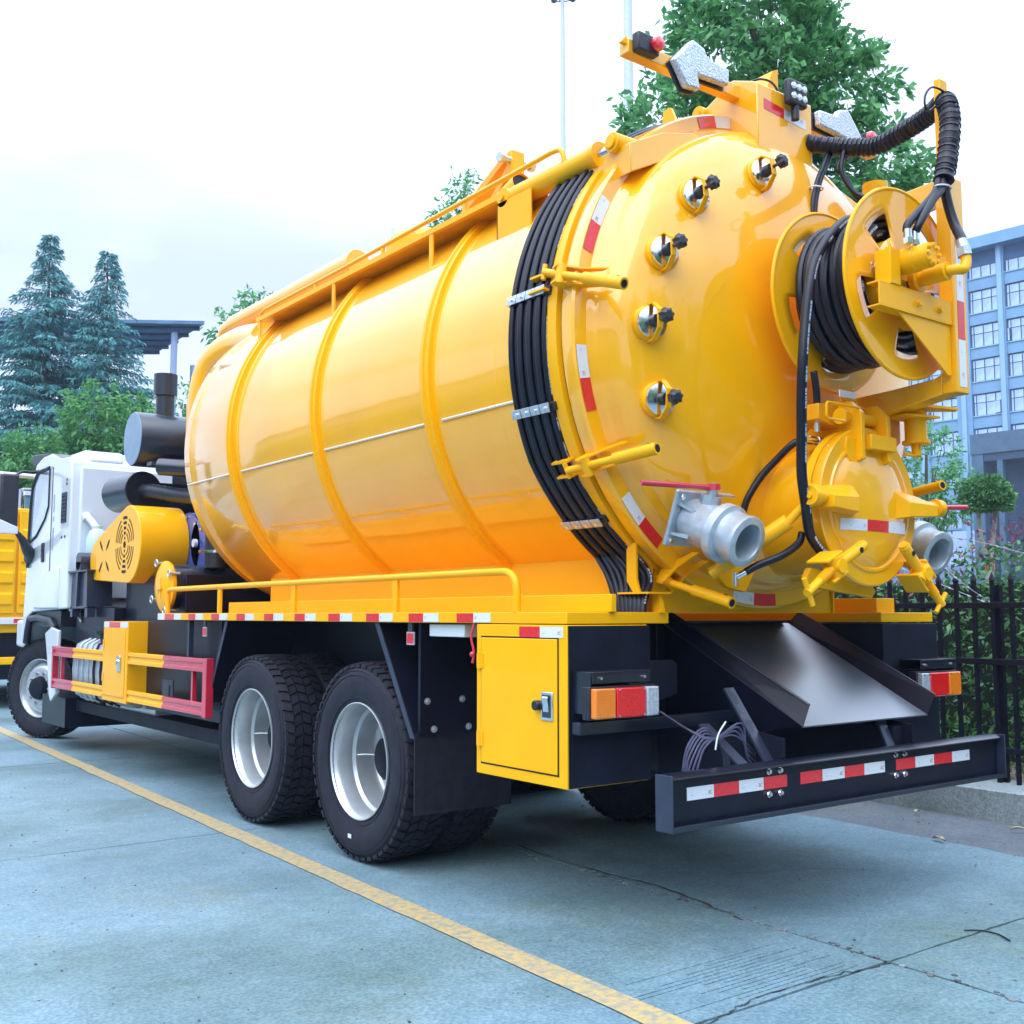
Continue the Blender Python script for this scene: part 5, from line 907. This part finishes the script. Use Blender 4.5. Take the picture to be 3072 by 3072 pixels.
tree('camphor_tree', (3.4, 23.5, 0), [((3.5, 23.4, 5.9), (.75, .8, .75)), ((4.3, 23.2, 5.6), (.9, .9, .8)), ((4.0, 23.2, 4.6), (1.3, 1.3, .9)), ((5.0, 22.9, 5.0), (.9, .9, .8))], 420, 26, .30, .15, G2, .14, 'rounded bright green tree behind the silencer drum', group='trees round the yard', wr=.45)
tree('camphor_tree', (2.0, 24.6, 0), [((1.95, 24.6, 4.8), (.8, .8, .7)), ((2.6, 24.2, 5.0), (.7, .7, .6)), ((2.3, 24.3, 3.9), (1.3, 1.3, 1.0)), ((1.2, 25, 4.1), (.7, .7, .5)), ((3.2, 23.8, 4.2), (1.0, 1.0, .8))], 420, 26, .30, .15, G2, .14, 'rounded bright green tree above the cab roof, left of the taller one', group='trees round the yard', wr=.45)
def cedar(base, h, rad, label, n_lv):
    t = thing('cedar_tree', base, label, 'tree', 'trees round the yard'); b = np.array(base, float); Ps = []; Ds = []; Ss = []; mb = MB()
    mb.tube([tuple(b), tuple(b+[0, 0, h*.5]), tuple(b+[0, 0, h*.97])], [.28, .16, .02], 8)
    for i in range(n_lv):
        f = (i+R.random())/n_lv; z = h*(.10+.895*f); L_ = rad*(1-f)**.95*R.uniform(.5, 1.35)+.10; a = R.uniform(0, 2*pi)+i*2.4; d = np.array([cos(a), sin(a), 0]); k = max(5, int(L_/.11)); pr = None
        lift = R.uniform(.15, .45); drp = R.uniform(.25, .5)
        for j in range(k):
            s = (j+1)/k; p = b+[0, 0, z]+d*L_*s+np.array([0, 0, L_*(lift*s-drp*s*s)])
            if pr is not None and j % 2 == 0: mb.tube([tuple(pr), tuple(p)], .02*(1-s)+.006, 4, cap=False)
            if pr is None or j % 2 == 0: pr = p
            for sd in (-1, 1):
                side = np.array([-d[1], d[0], 0])*sd; tl = (.10+.52*(1-s)*s*2)*max(.5, min(1.2, L_/2.2)); q = max(2, int(tl/.075))
                for m_ in range(q):
                    u = (m_+1)/q; pp = p+(side*.8+d*.5)*tl*u+np.array([0, 0, -.25*tl*u*u]); Ps.append(pp); Ds.append(side*.5+d*.7+np.array([0, 0, -.35])+NR.normal(size=3)*.35); Ss.append(R.uniform(.14, .27))
    V, F = leaf_arrays(np.array(Ps), np.array(Ds), np.array(Ss), .30, .3); mesh_np('crown', V, F, CD, t, 'stuff'); obj('trunk', mb, BARK, t); return t
cedar((7.15, 43.4, 0), 17.0, 5.2, 'tallest cedar with drooping blue-green sprays, left of the other cedar', 560)
cedar((9.08, 42.0, 0), 16.3, 4.4, 'slimmer pointed cedar between the tall cedar and the canopy posts', 480)
cedar((4.2, 46, 0), 12.5, 4.8, 'lower cedar at the left edge of the photo, behind the others', 380)
# hedge and ground cover behind the fence
def scatter(name, n, fpos, size, m, dirz=.6, wr=.42):
    P = np.array([fpos() for _ in range(n)]); D = NR.normal(size=(n, 3))*.8+np.array([-.25, -.3, dirz]); V, F = leaf_arrays(P, D, NR.uniform(.6, 1.3, n)*size, wr, .25); return mesh_np(name, V, F, m, None, 'stuff')
def hp():
    y = R.uniform(-2.5, 17); top = 1.72+.13*sin(y*1.7)+.09*sin(y*4.1+1)+.04*y*.2; x = 3.75+HD*y+abs(R.gauss(0, .5))+.12*sin(y*3.3); f = R.random()**.8; return (x, y, .25+(top-.25)*f)
scatter('hedge', 40000, hp, .072, G3)
def ht():
    y = R.uniform(-2.5, 17); top = 1.74+.13*sin(y*1.7)+.09*sin(y*4.1+1)+.04*y*.2; return (3.85+HD*y+abs(R.gauss(0, .45)), y, top+R.uniform(-.16, .14))
scatter('hedge_shoots', 2600, ht, .085, GR, 1.0, .35)
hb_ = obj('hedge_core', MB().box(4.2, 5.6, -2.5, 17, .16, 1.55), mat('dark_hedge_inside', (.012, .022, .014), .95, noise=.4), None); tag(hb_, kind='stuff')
def gp():
    return (3.12+HD*5+R.random()**1.3*1.1-.1, R.uniform(-2, 12), .17+R.random()**2.2*.45)
scatter('ground_cover', 5200, gp, .10, leaf_mat('sprout_leaf', (.03, .12, .04), (.14, .32, .07)), 1.0, .3)
def lp():
    return (3.1+R.random()*1.2, R.uniform(-2, 12), .165+R.random()*.015)
scatter('leaf_litter', 3000, lp, .07, leaf_mat('fallen_leaf', (.16, .13, .09), (.42, .38, .30), .1), .1, .5)
# ================================================================ fence
fc = thing('metal_fence', (2.95, 3, .185), 'black spear-topped metal fence along the right of the yard', 'fence')
FM = mat('fence_paint', (.004, .005, .014), .5, spec=.3, noise=.3, nscale=10)
def fx(y): return 2.90+HD*y
for z in (1.365, .985, .40): obj('rail', MB().prism([(fx(-3)-.02, -3), (fx(-3)+.02, -3), (fx(13)+.02, 13), (fx(13)-.02, 13)], 'z', z-.02, z+.02), FM, fc, bevel=.002)
y = -2.90; k = 0; pm_ = None
while y < 13:
    x = fx(y)
    if pm_ is None:
        mb = MB().box(x-.0125, x+.0125, y-.0125, y+.0125, .185, 1.535); mb.add([(x-.018, y-.018, 1.535), (x+.018, y-.018, 1.535), (x+.018, y+.018, 1.535), (x-.018, y+.018, 1.535), (x, y, 1.59)], [(0, 1, 4), (1, 2, 4), (2, 3, 4), (3, 0, 4), (3, 2, 1, 0)]); pm_ = obj('picket', mb, FM, fc, smooth=0)
        w0_ = wl(pm_).copy(); y00, x00 = y, x
    else: c = pm_.copy(); COL.objects.link(c); place(c, w0_+Vector((x-x00, y-y00, 0)), fc)
    y += .135; k += 1
for y in (1.0, 3.7, 6.4, 9.1): obj('fence_post', MB().box(fx(y)+.03, fx(y)+.07, y-.02, y+.02, .185, 1.50), FM, fc)
mb = MB(); P = []
for i in range(420):
    t = i/420; a = 2*pi*t*9.5; y = -2.2+13.5*t+.30*sin(a*1.0+.6); P.append((fx(y)+.16+.26*cos(a)+.03*sin(a*2.3), y+.28*sin(a), 1.64+.27*sin(a+.3)+.05*sin(a*.37)))
mb.tube(P, .0032, 5); 
for i in range(0, 420, 2): p = Vector(P[i]); mb.add([p+Vector((.0, .018, .012)), p+Vector((0, -.018, -.012)), p+Vector((.012, 0, .004)), p+Vector((-.012, 0, -.004))], [(0, 2, 1), (0, 1, 3)])
o = obj('razor_wire', mb, mat('galvanised_wire', (.26, .28, .33), .5, metal=.4, noise=.2), None); tag(o, 'loose galvanised razor wire coiled over the top of the black fence', 'razor wire')
# ================================================================ lamp masts
for (x, y, h, r, lab, plat) in ((32.76, 41.08, 36.3, .13, 'slender high mast with a ring platform at its top, left of the other mast', True), (25.68, 28.45, 36, .17, 'thicker plain mast passing behind the red marker lamp', False)):
    t = thing('lamp_mast', (x, y, 0), lab, 'lamp mast', 'lamp masts'); obj('mast_pole', MB().cyl((x, y, 0), (x, y, h), r*1.75, r*.85, 20), mat('mast_paint', (.52, .60, .74), .45, noise=.05), t)
    if plat:
        for zz in (h-.15, h+.25): obj('ring_rail', MB().tube([(x+1.0*cos(2*pi*i/28), y+1.0*sin(2*pi*i/28), zz-.55) for i in range(28)], .035, 6, closed=True), M['grey_steel'], t)
        for k in range(6): a = 2*pi*k/6; obj('spoke', MB().cyl((x, y, h-.7), (x+cos(a), y+sin(a), h-.7), .03, n=6), M['grey_steel'], t)
        for k in range(6): a = 2*pi*k/6+.3; obj('flood_lamp', MB().obox((x+1.05*cos(a), y+1.05*sin(a), h-.6), (.12, 0, 0), (0, .12, 0), (0, 0, .16)), M['grey_steel'], t)
# ================================================================ canopy structure behind the cedars
cn = thing('canopy_building', (11.5, 47, 0), 'blue-grey open steel canopy on tall posts behind the cedars', 'canopy')
CM = mat('canopy_sheet', (.07, .17, .30), .5, noise=.2, nscale=1.5); CP = mat('canopy_post', (.30, .38, .60), .5, noise=.05)
def cpn(dr, dd, z): b = (13.01, 45.54); return (b[0]+rx*dr+.605*dd, b[1]+ry*dr+.797*dd, z)
rv = [cpn(1.55, 0, 14.55), cpn(-3.6, 9, 15.4), cpn(-16, 9, 15.4), cpn(-9.5, 0, 14.75)]
obj('roof', MB().add(rv+[(a, b, c+.16) for a, b, c in rv], [(0, 1, 2, 3), (7, 6, 5, 4), (0, 4, 5, 1), (1, 5, 6, 2), (2, 6, 7, 3), (3, 7, 4, 0)]), CM, cn, smooth=0)
for k in range(5): f = .08+k*.21; A = Vector(rv[0]).lerp(Vector(rv[1]), f); B = Vector(rv[3]).lerp(Vector(rv[2]), f); obj('purlin', MB().tube([A-Vector((0, 0, .1)), B-Vector((0, 0, .1))], .09, 4), CM, cn, smooth=0)
for dr, dd in ((0, .6), (-.55, 5.5), (-5, .6), (-6, 5.5)): p = cpn(dr, dd, 0); obj('post', MB().cyl(p, (p[0], p[1], 14.3 if dd < 1 else 13.9), .15, n=14), CP, cn)
for z in (9.1, 9.5, 9.9, 10.3): obj('guard_bar', MB().tube([cpn(0, .6, z), cpn(-.55, 5.5, z)], .05, 5), CP, cn); obj('guard_bar', MB().tube([cpn(-5, .6, z), cpn(0, .6, z)], .05, 5), CP, cn)
obj('landing', MB().prism([cpn(.2, .3, 0)[:2], cpn(-.6, 6, 0)[:2], cpn(-7, 6, 0)[:2], cpn(-6, .3, 0)[:2]], 'z', 8.6, 8.9), CM, cn)
obj('rear_wall', MB().prism([cpn(-.8, 6, 0)[:2], cpn(-.8, 6.4, 0)[:2], cpn(-9, 6.4, 0)[:2], cpn(-9, 6, 0)[:2]], 'z', 0, 8.8), mat('canopy_wall', (.16, .24, .38), .7, noise=.1), cn)
# ================================================================ office block on the right
bd = thing('office_building', (92.3, 53.3, 0), 'pale blue-grey office block with banded windows and a projecting dark entrance', 'building')
uu = Vector((sin(radians(-5.7)), cos(radians(-5.7)), 0)); nn = Vector((uu.y, -uu.x, 0)); P0 = Vector((92.3, 53.3, 0))   # u along the facade, n into the building
def fp_(u, n_, z): return P0+uu*u+nn*n_+Vector((0, 0, z))
def fbox(mb, u0, u1, n0, n1, z0, z1):
    v = [fp_(u, n_, z) for z in (z0, z1) for (u, n_) in ((u0, n0), (u1, n0), (u1, n1), (u0, n1))]; return mb.add(v, [(0, 1, 2, 3), (7, 6, 5, 4), (4, 5, 1, 0), (5, 6, 2, 1), (6, 7, 3, 2), (7, 4, 0, 3)])
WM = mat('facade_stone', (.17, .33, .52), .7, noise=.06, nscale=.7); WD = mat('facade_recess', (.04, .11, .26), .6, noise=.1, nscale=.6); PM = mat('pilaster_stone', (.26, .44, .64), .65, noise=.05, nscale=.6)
GL = mat('window_glass', (.45, .56, .78), .05, metal=.85, noise=.18, nscale=.35); FRM = mat('window_frame', (.035, .07, .14), .5, noise=.1)
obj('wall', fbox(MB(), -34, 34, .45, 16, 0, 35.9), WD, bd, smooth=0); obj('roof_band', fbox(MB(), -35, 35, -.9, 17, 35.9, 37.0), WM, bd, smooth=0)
cols = [(-1.25, -3.9), (-4.75, -7.4), (3.05, .3), (7.1, 4.3), (11.1, 8.3), (-9.0, -11.6)]
rows = [(33.35, 34.45), (29.95, 32.05), (26.65, 28.7), (23.35, 25.4), (20.05, 22.05), (16.75, 18.75), (13.45, 15.4), (9.5, 11.8), (5.2, 8.0)]
zs = [35.9]+[z for r in rows for z in r[::-1]]
for i in range(len(rows)):
    z1 = rows[i][0]; z0 = rows[i+1][1] if i+1 < len(rows) else 0; 
    if i == 0: pass
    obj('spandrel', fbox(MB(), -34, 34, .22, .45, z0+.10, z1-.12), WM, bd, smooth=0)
    obj('sill', fbox(MB(), -34, 34, .12, .45, z1-.12, z1-.02), PM, bd, smooth=0)
ped = [(-3.95, -4.65), (.25, -1.2), (4.2, 3.1), (8.2, 7.2), (12.2, 11.2), (-7.5, -8.9), (-11.7, -12.6)]
for a, b in ped: c = (a+b)/2; obj('pilaster', fbox(MB(), min(a, b), max(a, b), .05, .45, 0, 35.9), WM, bd, smooth=0); obj('pilaster_face', fbox(MB(), c-.22, c+.22, -.15, .05, 0, 35.9), PM, bd, smooth=0)
proto = {}
def window(u1, u0, z0, z1):
    w = u1-u0; h = z1-z0; key = (round(w, 2), round(h, 2)); mb = MB(); t = .055
    org = fp_(u0, .35, z0); fr_ = [0, .22, .56, .90, 1.0] if w > 2 else [0, .5, 1]; us = [w*f for f in fr_[:-1]]+[w]; zt = h*.62 if h > 1.5 else None
    def b(a0, a1, b0, b1): return fbox(mb, u0+a0, u0+a1, .30, .40, z0+b0, z0+b1)
    for x in us: b(x-t/2, x+t/2, 0, h)
    for zz in [0, h]+([zt] if zt else []): b(0, w, zz-t/2, zz+t/2)
    f = obj('window', mb, FRM, bd, smooth=0); hs = [0, zt, h] if zt else [0, h]
    for i in range(len(us)-1):
        for j in range(len(hs)-1):
            if R.random() < .07 and j == 0:      # an open casement shows the dark room
                obj('pane', fbox(MB(), u0+us[i]+t, u0+us[i+1]-t, .05, .08, z0+hs[j]+t, z0+hs[j+1]-t), GL, f, smooth=0); continue
            tl = R.uniform(-.012, .012); mbp = MB(); v = [fp_(u, .36+(tl if k_ in (0, 3) else 0), z) for k_, (u, z) in enumerate(((u0+us[i], z0+hs[j]), (u0+us[i+1], z0+hs[j]), (u0+us[i+1], z0+hs[j+1]), (u0+us[i], z0+hs[j+1])))]; mbp.add(v, [(3, 2, 1, 0)]); obj('pane', mbp, GL, f, smooth=0)
for a, b in cols:
    for i, (z0, z1) in enumerate(rows): window(max(a, b), min(a, b), z0, z1)
EN = mat('entrance_stone', (.045, .10, .17), .5, coat=.3, noise=.18, nscale=.8); ED = mat('entrance_dark', (.02, .045, .11), .4, noise=.2)
obj('porch_roof', fbox(MB(), -30, -2.3, -3.2, .2, 15.9, 17.75), EN, bd, smooth=0); obj('porch_soffit', fbox(MB(), -30, -3.2, -3.0, .2, 15.2, 15.9), ED, bd, smooth=0); obj('porch_pier', fbox(MB(), -3.4, -2.35, -3.1, .15, 0, 15.9), EN, bd, smooth=0); obj('porch_wall', fbox(MB(), -30, -3.4, -.6, .1, 0, 15.9), ED, bd, smooth=0)
obj('porch_column', fbox(MB(), -5.1, -4.6, -3.0, -2.4, 0, 15.2), EN, bd, smooth=0); obj('base_glazing', fbox(MB(), -2.3, 12, .0, .2, 0, 9.2), GL, bd, smooth=0)
# ================================================================ the next truck in the row, ahead of the cab
nt_ = thing('box_truck', (.3, 16, 0), 'yellow box truck parked ahead of the white cab, only its ribbed rear showing', 'truck')
NY = mat('neighbour_yellow', (.94, .46, .002), .4, spec=.15, coat=.25, noise=.04, nscale=3)
obj('box_body', MB().box(-.95, 1.5, 13.52, 19, 1.05, 2.80), NY, nt_, bevel=.02)
for x0, x1 in ((-.92, -.43), (-.40, .45), (.48, 1.46)):
    d = obj('rear_door', MB().box(x0, x1, 13.48, 13.52, 1.32, 2.76), NY, nt_, bevel=.008)
    for z in (1.42, 1.72, 2.02, 2.32): obj('pressed_rib', MB().prism([(z, 13.48), (z+.03, 13.45), (z+.16, 13.45), (z+.19, 13.48)][::-1] if 0 else [(13.48, z), (13.45, z+.03), (13.45, z+.16), (13.48, z+.19)], 'x', x0+.04, x1-.04), NY, d)
obj('rear_sill', MB().box(-.97, 1.5, 13.44, 13.55, 1.17, 1.26), M['white_cab'], nt_, bevel=.005); obj('reflector_tape', MB().box(-.44, -.30, 13.435, 13.44, 1.19, 1.245), M['tape_red'], nt_); obj('side_marker', MB().box(-.20, .0, 13.42, 13.44, 1.17, 1.26), M['clear_lens'], nt_)
obj('step_bar', MB().box(-.97, -.32, 13.30, 13.40, .62, .72), NY, nt_, bevel=.008); obj('chassis', MB().box(-.9, 1.4, 13.6, 19, .40, 1.05), M['black'], nt_)
cbn = obj('crew_cab', MB().box(-.30, 1.2, 13.9, 16, 2.80, 3.14), M['dark_glass'], nt_, bevel=.03); obj('cab_rear_window', MB().box(-.32, .6, 13.6, 13.64, 2.80, 3.0), mat('grey_blue_panel', (.10, .22, .30), .5, noise=.1), nt_); obj('cornice', MB().box(-.33, .6, 13.58, 13.66, 3.0, 3.06), M['tape_white'], nt_); obj('beacon', MB().box(-.14, .12, 13.7, 13.95, 3.06, 3.20), M['yellow'], nt_, bevel=.05); obj('top_rail', MB().tube([(-1.5, 13.4, 3.27), (.1, 13.3, 3.23)], .035, 8), mat('cream_pipe', (.62, .56, .42), .4, coat=.4), nt_)
for x in (-.75, 1.2): obj('wheel', MB().cyl((x-.15, 15.2, .5), (x+.15, 15.2, .5), .5, n=36), M['rubber'], nt_)
# ================================================================ buildings and trees on the open side of the yard (seen only as reflections in the paint)
wh = thing('warehouse', (-45, 35, 0), 'long pale warehouse across the yard, outside the photo', 'warehouse')
obj('wall', MB().box(-58, -45, -36, 120, 0, 11.5), mat('warehouse_wall', (.40, .42, .45), .8, noise=.1, nscale=.5), wh, smooth=0); obj('roof', MB().prism([(-58.5, 11.5), (-44.4, 11.5), (-44.4, 11.9), (-51.5, 14.0), (-58.5, 11.9)], 'y', -36.5, 120.5), mat('warehouse_roof', (.30, .33, .38), .6, noise=.1), wh, smooth=0)
for k in range(11): obj('door', MB().box(-45.02, -44.96, -33+14*k, -26+14*k, 0, 5.5), mat('shutter_door', (.12, .15, .2), .5, noise=.1), wh, smooth=0)
ORD = ['first', 'second', 'third', 'fourth', 'fifth', 'sixth', 'seventh', 'eighth', 'ninth', 'tenth']
for k in range(10):
    x, y = -30+R.uniform(-2, 2), -14+9.5*k; tree('yard_tree', (x, y, 0), [((x, y, 3.2), (3.2, 4.2, 1.9)), ((x+.8, y+2.8, 2.8), (2.6, 3.6, 1.7))], 200, 12, 1.0, .62, G1, .2, ORD[k]+' broadleaf tree along the warehouse, counted from the south end', group='trees across the yard')
for k in range(7):
    x, y = -6+6*k, -17+R.uniform(-2, 2); tree('yard_tree', (x, y, 0), [((x, y, 5.8), (3.2, 2.6, 3.0)), ((x+.9, y+.5, 3.0), (3.2, 2.2, 2.6))], 420, 12, .9, .55, G1, .2, ORD[k]+' broadleaf tree behind the photographer, counted from the warehouse side', group='trees behind the photographer')
# ================================================================ damp air
hm = bpy.data.materials.new('damp_air'); hm.use_nodes = True; t = hm.node_tree; t.nodes.clear(); o_ = t.nodes.new('ShaderNodeOutputMaterial'); v_ = t.nodes.new('ShaderNodeVolumePrincipled'); v_.inputs['Color'].default_value = (.62, .80, 1, 1); v_.inputs['Density'].default_value = .0007; v_.inputs['Anisotropy'].default_value = .1; t.links.new(v_.outputs[0], o_.inputs['Volume'])
hz = obj('haze', MB().box(-75, 135, -60, 125, -1.5, 41), hm, None, smooth=0); tag(hz, kind='stuff'); scene.cycles.volume_bounces = 1
